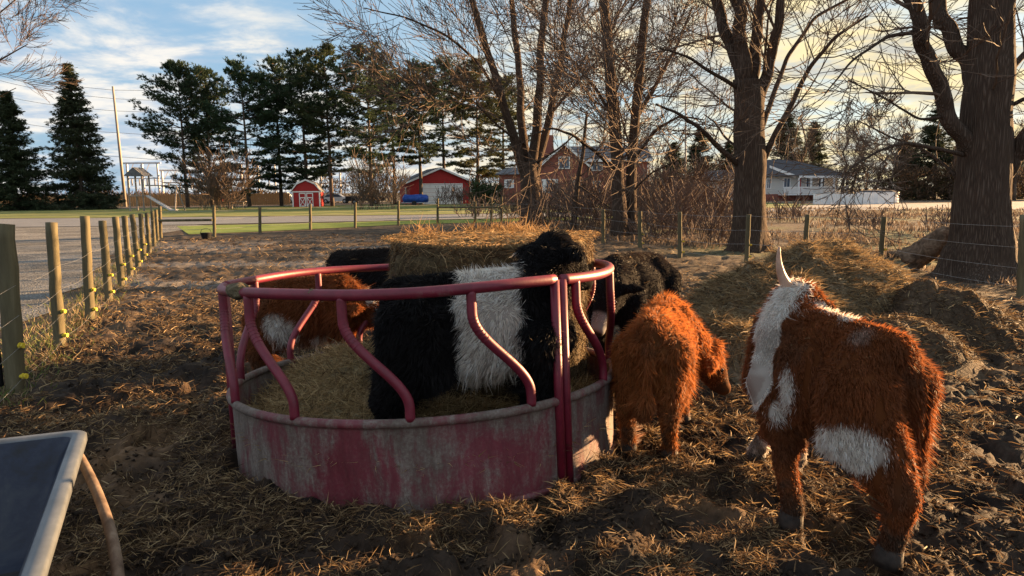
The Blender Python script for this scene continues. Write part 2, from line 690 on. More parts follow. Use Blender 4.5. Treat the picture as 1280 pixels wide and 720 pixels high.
ys = np.linspace(-6, 34, 30)
edge = [(xleft(min(y, 27)) - 0.45 - 0.18 * math.sin(y * 1.9) - 0.1 * math.sin(y * 4.1) - 0.25, y) for y in ys]
sheet('gravel_drive', [(-45, -6)] + edge + [(-17, 36.6), (-45, 36.6)], 0.012, M['gravel'], 'grey gravel drive left of the post fence', 'drive')
lw = [(-220, 51), (-28, 48.2), (-7.7, 48.6), (6, 52), (30, 62), (30, 104), (-10, 104), (-26, 86), (-46, 77), (-220, 77)]
sheet('lawn', lw, 0.02, M['lawn'], 'mown pale green lawn beyond the road', 'lawn')
rd = [(-200, 34.5), (-20, 34.5), (-6.2, 38.6), (8, 43.5), (30, 54), (30, 60), (6, 50.5), (-7.7, 47.2), (-28, 46.9), (-200, 50)]
sheet('road', rd, 0.032, M['asphalt'], 'grey paved road crossing behind the fence', 'road')
vg = [(-12.6, 27.2), (-10.3, 28.8), (-7.1, 32.0), (-5.4, 34.0), (-1, 35.6), (8, 40.5), (8, 43.0), (-6.2, 38.2), (-16.4, 34.2)]
sheet('grass_verge', vg, 0.014, M['verge'], 'bright green grass strip between fence and road', 'grass')
a_, b_, c_, d_ = G(1000, 263), G(1400, 262), G(1400, 250), G(1000, 257)
sheet('house_drive', [a_, b_, c_, d_], 0.03, M['path'], 'pale gravel driveway crossing before the white house', 'drive')


# ------------------------------------------------------------------ straw litter
def straw_cols(n, dark=0.35):
    t = rng.random(n)[:, None]
    a, b, c = np.array([.06, .036, .022]), np.array([.22, .14, .07]), np.array([.42, .31, .17])
    col = np.where(t < dark, a + (b - a) * (t / dark) * 0.4, b + (c - b) * ((t - dark) / (1 - dark)) ** 1.6)
    return col * rng.uniform(0.75, 1.15, (n, 1))


def lay_straw(name, x, y, hfun, L_, w_, lift, parent=None, dark=0.35, mat=None, tint=None):
    n = len(x)
    z = hfun(x, y)
    a = rng.uniform(0, 2 * math.pi, n)
    el = np.abs(rng.normal(0, lift, n))
    ln = L_ * rng.uniform(0.5, 1.5, n)
    dx = np.stack([np.cos(a) * np.cos(el), np.sin(a) * np.cos(el), np.sin(el)], -1)
    q0 = np.stack([x, y, z + 0.004 + rng.random(n) * 0.012], -1)
    q1 = q0 + dx * ln[:, None] * 0.55
    bend = rng.normal(0, 0.25, (n, 3))
    bend[:, 2] = -np.abs(bend[:, 2])
    e2 = dx + bend
    q2 = q1 + e2 * ln[:, None] * 0.45
    for q in (q1, q2):
        q[:, 2] = np.maximum(q[:, 2], hfun(q[:, 0], q[:, 1]) + 0.004)
    c = straw_cols(n, dark)
    if tint is not None:
        c = c * np.array(tint)
    return strands(name, q0, q1, q2, w_ * rng.uniform(0.6, 1.3, n), c, mat or M['straw'], parent)


def yard_straw():
    n = 330000
    d = np.exp(rng.uniform(math.log(1.6), math.log(27), n))
    a = np.radians(rng.uniform(-41, 41, n))
    x, y = d * np.sin(a), d * np.cos(a)
    cl = fbm(p2(x * 1.3, y * 1.3, 21.0), 4) * 0.6 + fbm(p2(x * 6, y * 6, 31.0), 3) * 0.4
    rr = np.hypot(x - FX, y - FY)
    ringb = 0.25 * np.exp(-((rr - 1.32) / 0.16) ** 2)
    leftb = 0.10 * smooth(-1.5, -2.6, x) * smooth(2.6, 4.2, y)
    keep = (rng.random(n) < (0.06 + 0.94 * smooth(0.45, 0.66, cl + ringb + leftb))) & (x > xleft(y) - 0.1) & (rr > 1.24) & (y < 27 - 0.4 * np.maximum(x, 0))
    x, y = x[keep], y[keep]
    n = len(x)
    dd = np.hypot(x, y)
    fade = 1 - 0.85 * smooth(8, 15, np.hypot(x, y))
    k = rng.random(n) < fade
    x, y = x[k], y[k]
    n = len(x)
    dd = np.hypot(x, y)
    o = lay_straw('straw_litter', x, y, ground_h, 0.05 + 0.004 * dd, 0.0024 + 0.0006 * dd, 0.38, dark=0.62)
    tag(o, 'loose straw trodden into the mud of the yard', 'straw', kind='stuff')


yard_straw()


def clods():
    """torn dung and mud crumbs: small lumpy tetra-like pieces"""
    n = 26000
    d = np.exp(rng.uniform(math.log(1.6), math.log(11), n))
    a = np.radians(rng.uniform(-41, 41, n))
    x, y = d * np.sin(a), d * np.cos(a)
    keep = (x > xleft(y) + 0.1) & (np.hypot(x - FX, y - FY) > 1.26) & (fbm(p2(x * 2, y * 2, 61.0), 3) > 0.45)
    x, y, d = x[keep], y[keep], d[keep]
    n = len(x)
    s = (0.006 + 0.010 * rng.random(n) ** 3) * (1 + 0.05 * d)
    c = np.stack([x, y, ground_h(x, y) + s * 0.25], -1)
    base = np.array([(1, 0, 0), (-1, 0, 0), (0, 1, 0), (0, -1, 0), (0, 0, .8), (0, 0, -.8)], float)
    V = c[:, None] + s[:, None, None] * base[None] * rng.uniform(0.5, 1.5, (n, 6, 3)) + s[:, None, None] * rng.normal(0, 0.25, (n, 6, 3))
    tri = np.array([(0, 2, 4), (2, 1, 4), (1, 3, 4), (3, 0, 4), (2, 0, 5), (1, 2, 5), (3, 1, 5), (0, 3, 5)])
    F = (tri[None] + (np.arange(n) * 6)[:, None, None]).reshape(-1, 3).astype(np.int32)
    me = bpy.data.meshes.new('mud_crumbs')
    me.vertices.add(n * 6)
    me.vertices.foreach_set('co', V.astype(np.float32).ravel())
    me.loops.add(F.size)
    me.loops.foreach_set('vertex_index', F.ravel())
    me.polygons.add(len(F))
    me.polygons.foreach_set('loop_start', (np.arange(len(F)) * 3).astype(np.int32))
    me.polygons.foreach_set('loop_total', np.full(len(F), 3, np.int32))
    me.update(calc_edges=True)
    at = me.color_attributes.new('col', 'FLOAT_COLOR', 'POINT')
    t = rng.random((n, 1)) ** 1.5
    C = np.ones((n, 6, 4), np.float32)
    C[:, :, :3] = (np.array([.02, .015, .012]) + t * np.array([.06, .042, .028]))[:, None]
    at.data.foreach_set('color', C.ravel())
    tag(link('mud_crumbs', me, M['skin']), 'crumbled mud and dung scattered over the yard', 'mud', kind='stuff')


clods()


def field_grass():
    n = 60000
    d = np.exp(rng.uniform(math.log(9), math.log(60), n))
    a = np.radians(rng.uniform(-10, 41, n))
    x, y = d * np.sin(a), d * np.cos(a)
    beyond = (x > 7.6 - 0.0 * y) | (y > 14.5 + (7.6 - x) * 1.6)
    cl = fbm(p2(x * 0.5, y * 0.5, 41.0), 4)
    keep = beyond & (rng.random(n) < smooth(0.40, 0.6, cl)) & ((y < 34) | (x > 6))
    x, y = x[keep], y[keep]
    n = len(x)
    dd = np.hypot(x, y)
    h = (0.10 + 0.16 * rng.random(n)) * (0.6 + 0.4 * smooth(10, 25, dd))
    q0 = np.stack([x, y, np.zeros(n)], -1)
    lean = rng.normal(0, 0.35, (n, 3))
    lean[:, 2] = 1
    q1 = q0 + lean * h[:, None] * 0.6
    q2 = q1 + (lean + rng.normal(0, 0.4, (n, 3)) * np.array([1, 1, 0.2])) * h[:, None] * 0.4
    t = rng.random((n, 1))
    c = np.array([.085, .066, .052]) + t * np.array([.10, .078, .06])
    o = strands('dry_grass', q0, q1, q2, 0.006 + 0.0011 * dd, c, M['straw'])
    tag(o, 'dead brown grass standing in the field beyond the fence', 'grass', kind='stuff')


field_grass()


def post_weeds():
    n = 4200
    y = 5 + 20 * rng.random(n) ** 1.6
    x = xleft(y) + rng.normal(-0.2, 0.22, n)
    h = 0.03 + 0.08 * rng.random(n)
    q0 = np.stack([x, y, np.zeros(n)], -1)
    ln = rng.normal(0, 0.5, (n, 3))
    ln[:, 2] = 1
    q1 = q0 + ln * h[:, None] * 0.6
    q2 = q1 + (ln + rng.normal(0, 0.5, (n, 3))) * h[:, None] * 0.4
    t = rng.random((n, 1))
    c = np.where(t < 0.5, np.array([.11, .14, .04]) * (0.7 + t), np.array([.26, .2, .12]) * (0.6 + t * 0.6))
    tag(strands('weeds', q0, q1, q2, 0.008, c, M['straw']), 'weedy grass tufts along the foot of the post fence', 'grass', kind='stuff')


post_weeds()


# ------------------------------------------------------------------ hay ring feeder
def make_feeder():
    root = empty('hay_feeder', (FCX, FCY, -0.02))
    tag(root, 'round red tube steel hay ring with a mud caked panel and curved bars', 'hay feeder')
    nrm = Vector((-0.034, 0.045, 1)).normalized()
    root.rotation_mode = 'QUATERNION'
    root.rotation_quaternion = Vector((0, 0, 1)).rotation_difference(nrm)
    ZT, ZM, ZB = 1.055, 0.42, -0.04

    def pt(ph, z, r=FR):
        a = R(ph)
        return (r * math.sin(a), -r * math.cos(a), z)
    joints = (-77, 43, 163)
    tops = []
    for J in joints:
        ph = np.linspace(J + 1.3, J + 118.7, 60)
        wob = 0.006 * np.sin(ph * 0.09 + J)
        b = MB().tube([pt(p, ZT + w) for p, w in zip(ph, wob)], 0.028, 14)
        tops.append(b.build('top_rail', M['rail'], root, True))
        b = MB().tube([pt(p, ZM) for p in ph], 0.024, 12)
        b.build('middle_rail', M['panel'], root, True)
        # curved sheet panel of this third
        ph = np.linspace(J + 0.5, J + 119.5, 70)
        nz = 12
        zs = np.linspace(ZB, ZM, nz)
        P, Z = np.meshgrid(np.radians(ph), zs)
        dent = 0.006 * (fbm(p2(P * 4, Z * 3, 3.0), 3) - 0.5) * 4
        rr = FR - 0.006 + dent
        b = MB()
        for off in (0, -0.005):
            V = np.stack([(rr + off) * np.sin(P), -(rr + off) * np.cos(P), Z], -1).reshape(-1, 3)
            nx = len(ph)
            f = [(i * nx + j, i * nx + j + 1, (i + 1) * nx + j + 1, (i + 1) * nx + j) for i in range(nz - 1) for j in range(nx - 1)]
            b.add(V, f)
        b.build('side_panel', M['panel'], root, True)
        b = MB().tube([pt(p, ZB) for p in ph], 0.02, 8)
        b.build('bottom_rail', M['panel'], root, True)
        for o in (-1.35, 1.35):
            b = MB().tube([pt(J + o, ZB, FR + 0.004), pt(J + o, ZT + 0.004, FR + 0.004)], 0.0245, 12)
            b.build('upright', M['paint'], root, True)
        for d in (7, 36, 65.5, 95.5):
            t = np.linspace(0, 1, 34)
            u = smooth(0.22, 0.86, t)
            u = 0.75 * u + 0.25 * np.clip((t - 0.2) / 0.68, 0, 1)
            pts = [pt(J + d + 14.5 * a, ZT - 0.01 + (ZM - ZT + 0.02) * q) for a, q in zip(u, t)]
            b = MB().tube(pts, 0.0248, 12)
            ob = b.build('curved_bar', M['paint'], root, True)
            # pressed wrinkles on the inside of the bend
            w = MB()
            P = np.array(pts)
            for k in range(7, 14):
                w.tube([P[k] + (P[k + 1] - P[k]) * -0.12, P[k] + (P[k + 1] - P[k]) * 0.12], 0.0264, 12)
            w.build('bend_wrinkles', M['paint'], ob, True)
    # clods of mud stuck on the top rail
    for ph, sz in ((-46, 0.05), (-19, 0.022)):
        bm = bmesh.new()
        bmesh.ops.create_icosphere(bm, subdivisions=3, radius=1)
        for v in bm.verts:
            k = 0.8 + 0.5 * float(vnoise(np.array(v.co) * 1.7 + ph))
            v.co = Vector((v.co.x * sz * 1.5 * k, v.co.y * sz * k, v.co.z * sz * 0.8 * k))
        me = bpy.data.meshes.new('mud_clod')
        bm.to_mesh(me)
        bm.free()
        o = link('mud_clod', me, M['clod'], root)
        o.location = pt(ph, ZT + 0.012)
        o.rotation_euler = (0, 0, R(ph))
    return root


M['clod'] = noise_mat('mud_clod', [(0.3, (0.05, 0.04, 0.025)), (0.7, (0.16, 0.13, 0.075))], 40, 0.95, bstr=0.8)
make_feeder()

# ------------------------------------------------------------------ hay bale and loose hay
BX, BY, BR = -0.15, 4.74, 0.70


def hay_in_ring(x, y):
    rr = np.hypot(x - FX, y - FY)
    h = 0.15 + 0.18 * fbm(p2(x * 2.6, y * 2.6, 14.0), 4) + 0.09 * fbm(p2(x * 9, y * 9, 15.0), 3)
    h = h + 0.16 * np.exp(-((x + 0.95) ** 2 + (y - 4.75) ** 2) / 0.22)
    return h - 0.10 * smooth(0.95, 1.17, rr)


M['hay'] = attr_mat('hay', 0.85, 0, 0.5, 30, 0.1, bstr=1.0)


def loose_hay():
    a = np.linspace(0, 2 * math.pi, 120, endpoint=False)
    r = np.linspace(0.02, 1.165, 44)
    A, Rr = np.meshgrid(a, r)
    X, Y = FX + Rr * np.cos(A), FY + Rr * np.sin(A)
    Z = hay_in_ring(X, Y)
    Z[-1] = -0.05
    n = fbm(p2(X * 9, Y * 9), 4)[..., None]
    C = np.array([.10, .078, .045]) + n * np.array([.24, .20, .115])
    o = grid_mesh('loose_hay', X, Y, Z, M['hay'], C, wrap=True)
    tag(o, 'thick bed of loose trampled hay inside the red ring', 'hay', kind='stuff')
    n = 26000
    rr = 1.15 * np.sqrt(rng.random(n))
    aa = rng.uniform(0, 2 * math.pi, n)
    x, y = FX + rr * np.cos(aa), FY + rr * np.sin(aa)
    k = np.hypot(x - BX, y - BY) > BR - 0.12
    s = lay_straw('hay_stalks', x[k], y[k], hay_in_ring, 0.10, 0.0042, 0.5, dark=0.12, tint=(1.1, 1.12, 1.05))
    s.parent = o


loose_hay()


def bale_surface(th, z, H):
    n = fbm(np.stack([np.cos(th) * 2.2, np.sin(th) * 2.2, z * 2.4], -1) + 3, 4)
    n2 = fbm(np.stack([np.cos(th) * 9, np.sin(th) * 9, z * 9], -1) + 3, 3)
    r = BR * (0.96 + 0.16 * (n - 0.5) + 0.07 * (n2 - 0.5))
    und = smooth(0.9, 0.0, z / H)
    r = r - 0.12 * smooth(0.1, 0.5, und) * smooth(-0.2, 0.6, -np.sin(th)) * 0.5
    return r


def make_bale():
    H = 1.25
    th = np.linspace(0, 2 * math.pi, 180, endpoint=False)
    zs = np.linspace(0.05, H, 44)
    T, Z = np.meshgrid(th, zs)
    rr = bale_surface(T, Z, H)
    rr = rr * (1 - 0.10 * smooth(0.93, 1.0, Z / H))
    X, Y = rr * np.cos(T), rr * np.sin(T)
    # top cap rings
    caps = []
    for q in np.linspace(0.95, 0.01, 22):
        x, y = X[-1] * q, Y[-1] * q
        z = H + 0.02 * (1 - q) + 0.06 * (fbm(p2(x * 3, y * 3, 8.0), 4) - 0.45) + 0.035 * x * (x > 0)
        caps.append((x, y, z))
    X = np.vstack([X] + [c[0][None] for c in caps])
    Y = np.vstack([Y] + [c[1][None] for c in caps])
    Z = np.vstack([Z] + [c[2][None] for c in caps])
    n = fbm(np.stack([X * 6, Y * 6, Z * 12], -1), 4)[..., None]
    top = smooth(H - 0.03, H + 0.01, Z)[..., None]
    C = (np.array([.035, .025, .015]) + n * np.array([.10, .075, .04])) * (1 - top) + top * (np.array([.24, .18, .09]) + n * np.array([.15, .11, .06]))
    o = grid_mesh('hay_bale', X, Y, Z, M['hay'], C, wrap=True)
    o.location = (BX, BY, 0)
    tag(o, 'big round bale of hay standing on end inside the red ring', 'hay bale')
    # stalks on the side
    n = 26000
    t = rng.uniform(0, 2 * math.pi, n)
    z = 0.06 + (H - 0.08) * rng.random(n)
    r0 = bale_surface(t, z, H) - 0.008
    q0 = np.stack([r0 * np.cos(t), r0 * np.sin(t), z], -1)
    tang = np.stack([-np.sin(t), np.cos(t), 0 * t], -1) * np.where(rng.random(n) < 0.5, 1, -1)[:, None]
    out = np.stack([np.cos(t), np.sin(t), 0 * t], -1)
    d = tang * rng.uniform(0.3, 1, (n, 1)) + out * np.abs(rng.normal(0.05, 0.14, (n, 1))) + np.array([0, 0, -1]) * rng.normal(0.35, 0.5, (n, 1))
    d /= np.linalg.norm(d, axis=1)[:, None]
    ln = rng.uniform(0.04, 0.12, (n, 1))
    q1 = q0 + d * ln * 0.5
    q2 = q1 + (d + out * 0.05 + np.array([0, 0, -0.35]) + rng.normal(0, 0.2, (n, 3))) * ln * 0.5
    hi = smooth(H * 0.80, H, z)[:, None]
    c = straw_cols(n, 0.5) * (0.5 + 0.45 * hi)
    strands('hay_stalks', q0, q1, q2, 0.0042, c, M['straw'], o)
    # stalks and shaggy rim on top
    n = 15000
    rr = (BR + 0.02) * np.sqrt(rng.random(n))
    t = rng.uniform(0, 2 * math.pi, n)
    x, y = rr * np.cos(t), rr * np.sin(t)
    zt = H + 0.02 * (1 - rr / BR) + 0.06 * (fbm(p2(x * 3, y * 3, 8.0), 4) - 0.45) + 0.035 * x * (x > 0)
    q0 = np.stack([x, y, zt - 0.004], -1)
    a = rng.uniform(0, 2 * math.pi, n)
    el = np.abs(rng.normal(0, 0.16, n))
    d = np.stack([np.cos(a) * np.cos(el), np.sin(a) * np.cos(el), np.sin(el)], -1)
    ln = rng.uniform(0.03, 0.09, (n, 1)) * np.where(rr > BR * .85, .6, 1)[:, None]
    q1 = q0 + d * ln * 0.5
    q2 = q1 + (d + np.stack([np.cos(t), np.sin(t), 0 * t - 1.5], -1) * (0.5 * (rr > BR * 0.85))[:, None] + rng.normal(0, 0.25, (n, 3)) - np.array([0, 0, .25])) * ln * 0.5
    c = straw_cols(n, 0.2) * np.array([1.1, 1.02, 0.9])
    strands('hay_stalks', q0, q1, q2, 0.0042, c, M['straw'], o)
    # tussocks standing up at the back of the top
    cx, cy = np.array([(-.1, .35), (.18, .42), (.05, .3), (.3, .25), (-.45, .2)]).T
    k = rng.integers(0, 5, 500)
    q0 = np.stack([cx[k] + rng.normal(0, .07, 500), cy[k] + rng.normal(0, .06, 500), np.full(500, H + 0.02)], -1)
    d = rng.normal(0, 0.5, (500, 3))
    d[:, 2] = np.abs(d[:, 2]) + 0.45
    ln = rng.uniform(0.05, 0.14, (500, 1))
    d[:, 2] *= .7
    q1 = q0 + d * ln * 0.5
    q2 = q1 + (d + rng.normal(0, 0.3, (500, 3))) * ln * 0.5
    strands('hay_stalks', q0, q1, q2, 0.0045, straw_cols(500, 0.1) * np.array([1.2, 1.05, 0.85]), M['straw'], o)


make_bale()


# ------------------------------------------------------------------ cattle
def voxel_body(name, prims, vox=0.014, it=7):
    bm = bmesh.new()
    sph = bmesh.new()
    bmesh.ops.create_icosphere(sph, subdivisions=2, radius=1)
    sv = np.array([v.co[:] for v in sph.verts])
    sf = [tuple(v.index for v in f.verts) for f in sph.faces]
    sph.free()
    mb = MB()
    for p in prims:
        if p[0] == 'e':
            _, c, r = p[:3]
            rot = p[3] if len(p) > 3 else np.eye(3)
            mb.add((sv * np.array(r)) @ np.array(rot).T + np.array(c), sf)
        else:
            _, a, ra, b, rb = p
            a, b = np.array(a, float), np.array(b, float)
            n = max(2, int(np.linalg.norm(b - a) / (0.22 * min(ra, rb))) + 1)
            for t in np.linspace(0, 1, n):
                mb.add(sv * (ra + (rb - ra) * t) + a + (b - a) * t, sf)
    bm.free()
    me = bpy.data.meshes.new('tmp')
    me.from_pydata(np.concatenate(mb.v).tolist(), [], mb.f)
    o = bpy.data.objects.new('tmp', me)
    COL.objects.link(o)
    md = o.modifiers.new('r', 'REMESH')
    md.mode = 'VOXEL'
    md.voxel_size = vox
    sm = o.modifiers.new('s', 'SMOOTH')
    sm.iterations = it
    sm.factor = 0.5
    dg = bpy.context.evaluated_depsgraph_get()
    dg.update()
    out = bpy.data.meshes.new_from_object(o.evaluated_get(dg))
    bpy.data.objects.remove(o)
    bpy.data.meshes.remove(me)
    out.name = name
    out.polygons.foreach_set('use_smooth', [True] * len(out.polygons))
    return out


def mesh_arrays(me):
    n = len(me.vertices)
    V = np.empty(n * 3)
    me.vertices.foreach_get('co', V)
    Nn = np.empty(n * 3)
    me.vertices.foreach_get('normal', Nn)
    me.calc_loop_triangles()
    T = np.empty(len(me.loop_triangles) * 3, np.int32)
    me.loop_triangles.foreach_get('vertices', T)
    return V.reshape(-1, 3), Nn.reshape(-1, 3), T.reshape(-1, 3)


def seg_dist(P, a, b):
    a, b = np.array(a, float), np.array(b, float)
    t = np.clip(((P - a) @ (b - a)) / ((b - a) @ (b - a)), 0, 1)
    return np.linalg.norm(P - a - t[:, None] * (b - a), axis=1), t


def cattle(name, label, cat_, loc, head_deg, s, poll, muz, feet, pattern, nfur, group, flen=0.06, horns=(), side_roll=0.0, tail=((-.52, 0, .84), (-.585, 0, .62), (-.60, 0, .38)), neck0=(.36, 0, .78), neck_r=(.19, .125), girth=1.0, tuft=0.055, ears=True, head_s=1.0, legw=1.0, spinez=0.0, eyes=True, zoff=0.0, hind_z=0.0, lx=1.0, marks=None, extra=(), sleek=1.0):
    """poll, muz, feet in body units (height 1 at the withers); x forward, y left"""
    poll, muz = np.array(poll, float), np.array(muz, float)
    d = (muz - poll)
    d /= np.linalg.norm(d)
    up = np.array([0, 0, 1.0]) + (0.35 * np.array([-1, 0, 0]) if d[2] < -0.8 else 0)
    up = up - d * (up @ d)
    up /= np.linalg.norm(up)
    sd = np.cross(up, d)              # left of the head
    q = Quaternion(Vector(d), R(side_roll))
    up, sd = np.array(q @ Vector(up)), np.array(q @ Vector(sd))
    hs = head_s
    pr = []
    g = girth
    pr += [('e', (.06, 0, .665), (.42, .25 * g, .265)), ('e', (-.30, 0, .70 + hind_z), (.25, .235 * g, .25)), ('e', (.33, 0, .68), (.20, .205 * g, .26)), ('e', (.02, 0, .60), (.30, .255 * g, .24))]
    pr += [('c', (-.44, 0, .845 + hind_z), .095, (.02, 0, .885 + spinez), .085), ('c', (.02, 0, .885 + spinez), .085, (.36, 0, .885), .10)]
    pr += [('c', (.44, 0, .60), .14, (.30, 0, .55), .16), ('c', (-.40, .10 * g, .80 + hind_z), .075, (-.48, .08 * g, .72), .07), ('c', (-.40, -.10 * g, .80 + hind_z), .075, (-.48, -.08 * g, .72), .07)]
    n0 = np.array(neck0)
    nr = neck_r
    pr += [('c', n0, nr[0], poll - d * 0.02 - up * 0.03, nr[1]), ('c', n0 + np.array([.04, 0, -.12]), nr[0] * 0.8, poll + d * .06 - up * .09, .085)]
    pr += [('e', poll + d * .03 * hs, np.array([.105, .105, .105]) * hs), ('c', poll + d * .06 * hs, .108 * hs, poll + d * .20 * hs - up * .004, .088 * hs), ('c', poll + d * .20 * hs, .082 * hs, poll + d * .345 * hs - up * .012, .060 * hs)]
    pr += [('c', poll + d * .10 * hs - up * .07 * hs, .07 * hs, poll + d * .32 * hs - up * .045 * hs, .048 * hs), ('e', poll + d * .36 * hs - up * .012, np.array([.062, .066, .058]) * hs), ('e', poll + up * .055 * hs - d * .02, np.array([.07, .075, .06]) * hs)]
    for a_, ra_, b_, rb_ in extra:
        pr.append(('c', a_, ra_, b_, rb_))
    if ears:
        for k in (1, -1):
            e0 = poll + sd * k * .085 * hs + d * .01
            e1 = poll + sd * k * .17 * hs - up * .02 - d * .03
            e2 = poll + sd * k * .245 * hs - up * .055 - d * .05
            pr += [('c', e0, .030, e1, .040), ('c', e1, .040, e2, .016)]
    lw = legw
    for nm, fx, fy in (('fl', *feet[0]), ('fr', *feet[1])):
        sy = 1 if nm[1] == 'l' else -1
        top = np.array((.34, sy * .135 * g, .60))
        kn = np.array((.34 * .35 + fx * .65 + .012, sy * .135 * g * .4 + fy * .6, .31))
        ft = np.array((fx, fy, .10))
        pr += [('c', top, .125 * lw, kn + (0, 0, .05), .068 * lw), ('c', kn + (0, 0, .05), .066 * lw, kn - (0, 0, .05), .056 * lw), ('c', kn - (0, 0, .05), .054 * lw, ft, .046 * lw), ('c', ft, .050 * lw, ft + (.015, 0, -.045), .052 * lw)]
    for nm, fx, fy in (('rl', *feet[2]), ('rr', *feet[3])):
        sy = 1 if nm[1] == 'l' else -1
        hip = np.array((-.36, sy * .125 * g, .68))
        sti = np.array((-.30 + .3 * (fx + .42), sy * .155 * g, .50))
        hk = np.array((fx - .075, fy * .8 + sy * .03, .31))
        ft = np.array((fx, fy, .10))
        pr += [('c', hip, .165 * lw, sti, .135 * lw), ('c', sti, .125 * lw, hk, .066 * lw), ('c', hip, .15 * lw, hk + (.02, 0, .03), .062 * lw), ('c', hk, .060 * lw, ft, .047 * lw), ('c', ft, .050 * lw, ft + (.015, 0, -.045), .052 * lw)]
    if tail:
        for a, b in zip(tail[:-1], tail[1:]):
            pr.append(('c', a, .034, b, .026))
        pr.append(('e', np.array(tail[-1]) - (0, 0, .05), (tuft, tuft, .11)))
    uni = s
    s = np.array([uni * lx, uni, uni])
    pr = [(p[0], np.array(p[1]) * s, np.array(p[2]) * s, *p[3:]) if p[0] == 'e' else ('c', np.array(p[1]) * s, p[2] * uni, np.array(p[3]) * s, p[4] * uni) for p in pr]
    me = voxel_body(name, pr, 0.0135)
    V, NN, T = mesh_arrays(me)
    if marks:
        marks(me, loc, head_deg, s)
    Pc = V / s
    hd, ht = seg_dist(Pc, poll, muz)
    info = dict(hd=hd, ht=ht, poll=poll, muz=muz, d=d, up=up, sd=sd)
    C = muddy(Pc, pattern(Pc, info))
    at = me.color_attributes.new('col', 'FLOAT_COLOR', 'POINT')
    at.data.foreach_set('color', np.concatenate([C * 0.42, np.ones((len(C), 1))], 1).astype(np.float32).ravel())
    root = link(name, me, M['skin'])
    root.location = (loc[0], loc[1], (loc[2] if len(loc) > 2 else 0.0) + zoff)
    root.rotation_euler = (0, 0, R(head_deg))
    tag(root, label, cat_, group)
    # coat of hair
    A = V[T]
    ar = np.linalg.norm(np.cross(A[:, 1] - A[:, 0], A[:, 2] - A[:, 0]), axis=1)
    tri = rng.choice(len(T), nfur, p=ar / ar.sum())
    u = rng.random((nfur, 2))
    u = np.where(u.sum(1)[:, None] > 1, 1 - u, u)
    w = np.stack([1 - u.sum(1), u[:, 0], u[:, 1]], -1)[:, :, None]
    p0 = (V[T[tri]] * w).sum(1)
    nn = (NN[T[tri]] * w).sum(1)
    nn /= np.linalg.norm(nn, axis=1)[:, None] + 1e-9
    pc = p0 / s
    hdist, htt = seg_dist(pc, poll, muz)
    inf2 = dict(hd=hdist, ht=htt, poll=poll, muz=muz, d=d, up=up, sd=sd)
    col = muddy(pc, pattern(pc + rng.normal(0, .015, pc.shape), inf2))
    ishead = hdist < 0.14 * hs
    legs = pc[:, 2] < 0.40
    hoofz = pc[:, 2] < 0.075
    comb = np.tile(np.array([-.55, 0, -.85]), (nfur, 1))
    comb[ishead] = d * 0.6 + np.array([0, 0, -.4])
    swirl = np.stack([fbm(pc * 5 + k * 31, 3) - 0.5 for k in range(3)], -1) * 2.3
    sw2 = np.stack([vnoise(pc * 17 + k * 31) - 0.5 for k in range(3)], -1) * 1.5
    comb = comb + (swirl + sw2) * sleek
    comb -= nn * (comb * nn).sum(1)[:, None]
    comb /= np.linalg.norm(comb, axis=1)[:, None] + 1e-9
    ln = np.full(nfur, flen)
    ln[legs] *= 0.6
    ln[ishead] *= 0.55
    pollhair = np.linalg.norm(pc - poll - up * .05, axis=1) < 0.13
    ln[pollhair] *= 2.0
    ln[(htt > 0.82) & ishead] *= 0.25
    if tail:
        td, _ = seg_dist(pc, np.array(tail[-1]) - (0, 0, .12), tail[1])
        ln[td < 0.075] *= 1.7
    ln[(pc[:, 2] < .5) & (np.abs(pc[:, 0]) < .28) & (pc[:, 2] > .36)] *= 1.5
    ln[hoofz] *= 0.4
    ln = (ln * rng.uniform(0.55, 1.25, nfur) * uni)[:, None]
    lift = np.where(ishead, 0.25, 0.42)[:, None] * rng.uniform(0.6, 1.4, (nfur, 1))
    d1 = comb * (1 - lift) + nn * lift
    d2 = comb * (1 - lift * 0.55) + nn * lift * 0.45 + np.array([0, 0, -.22]) + rng.normal(0, .12, (nfur, 3))
    p0 = p0 - nn * 0.003
    p1 = p0 + d1 * ln * 0.5
    p2_ = p1 + d2 * ln * 0.55
    # locks: tips of the hairs in one small cell lean together
    cell = np.floor(pc / 0.034 + vnoise(pc * 9)[:, None] * 1.2).astype(np.int64)
    key = (cell[:, 0] * 73856093) ^ (cell[:, 1] * 19349663) ^ (cell[:, 2] * 83492791)
    _, inv, cnt = np.unique(key, return_inverse=True, return_counts=True)
    cen = np.stack([np.bincount(inv, p2_[:, k_]) / cnt for k_ in range(3)], -1)[inv]
    pull = (0.42 * ~ishead)[:, None] * rng.uniform(.4, 1.0, (nfur, 1))
    p2_ = p2_ + (cen - p2_) * pull
    p1 = p1 + (cen - p2_) * pull * 0.3
    wild = rng.random(nfur) < .14
    p2_[wild] += (nn * ln * .6)[wild]
    tone = (.9 + .2 * rng.random(len(cnt)))[inv][:, None]
    col = col * rng.uniform(0.7, 1.2, (nfur, 1)) * tone
    strands('coat', p0, p1, p2_, 0.0036, col, M['fur'], root, 1.45)  # paler hair tips paint some rim glow into the coat colour
    up_ = np.where((nn[:, 2] > .35) & ~ishead)[0]
    k = rng.choice(up_, 45)
    q0 = p1[k]
    dd = rng.normal(0, 1, (45, 3)) * np.array([1, 1, .3])
    dd /= np.linalg.norm(dd, axis=1)[:, None]
    ll = rng.uniform(.02, .07, (45, 1))
    hb = strands('hay_bits', q0, q0 + dd * ll * .5, q0 + dd * ll + rng.normal(0, .01, (45, 3)), .004, straw_cols(45, .1), M['straw'], root)
    hb['kind'] = 'stuff'
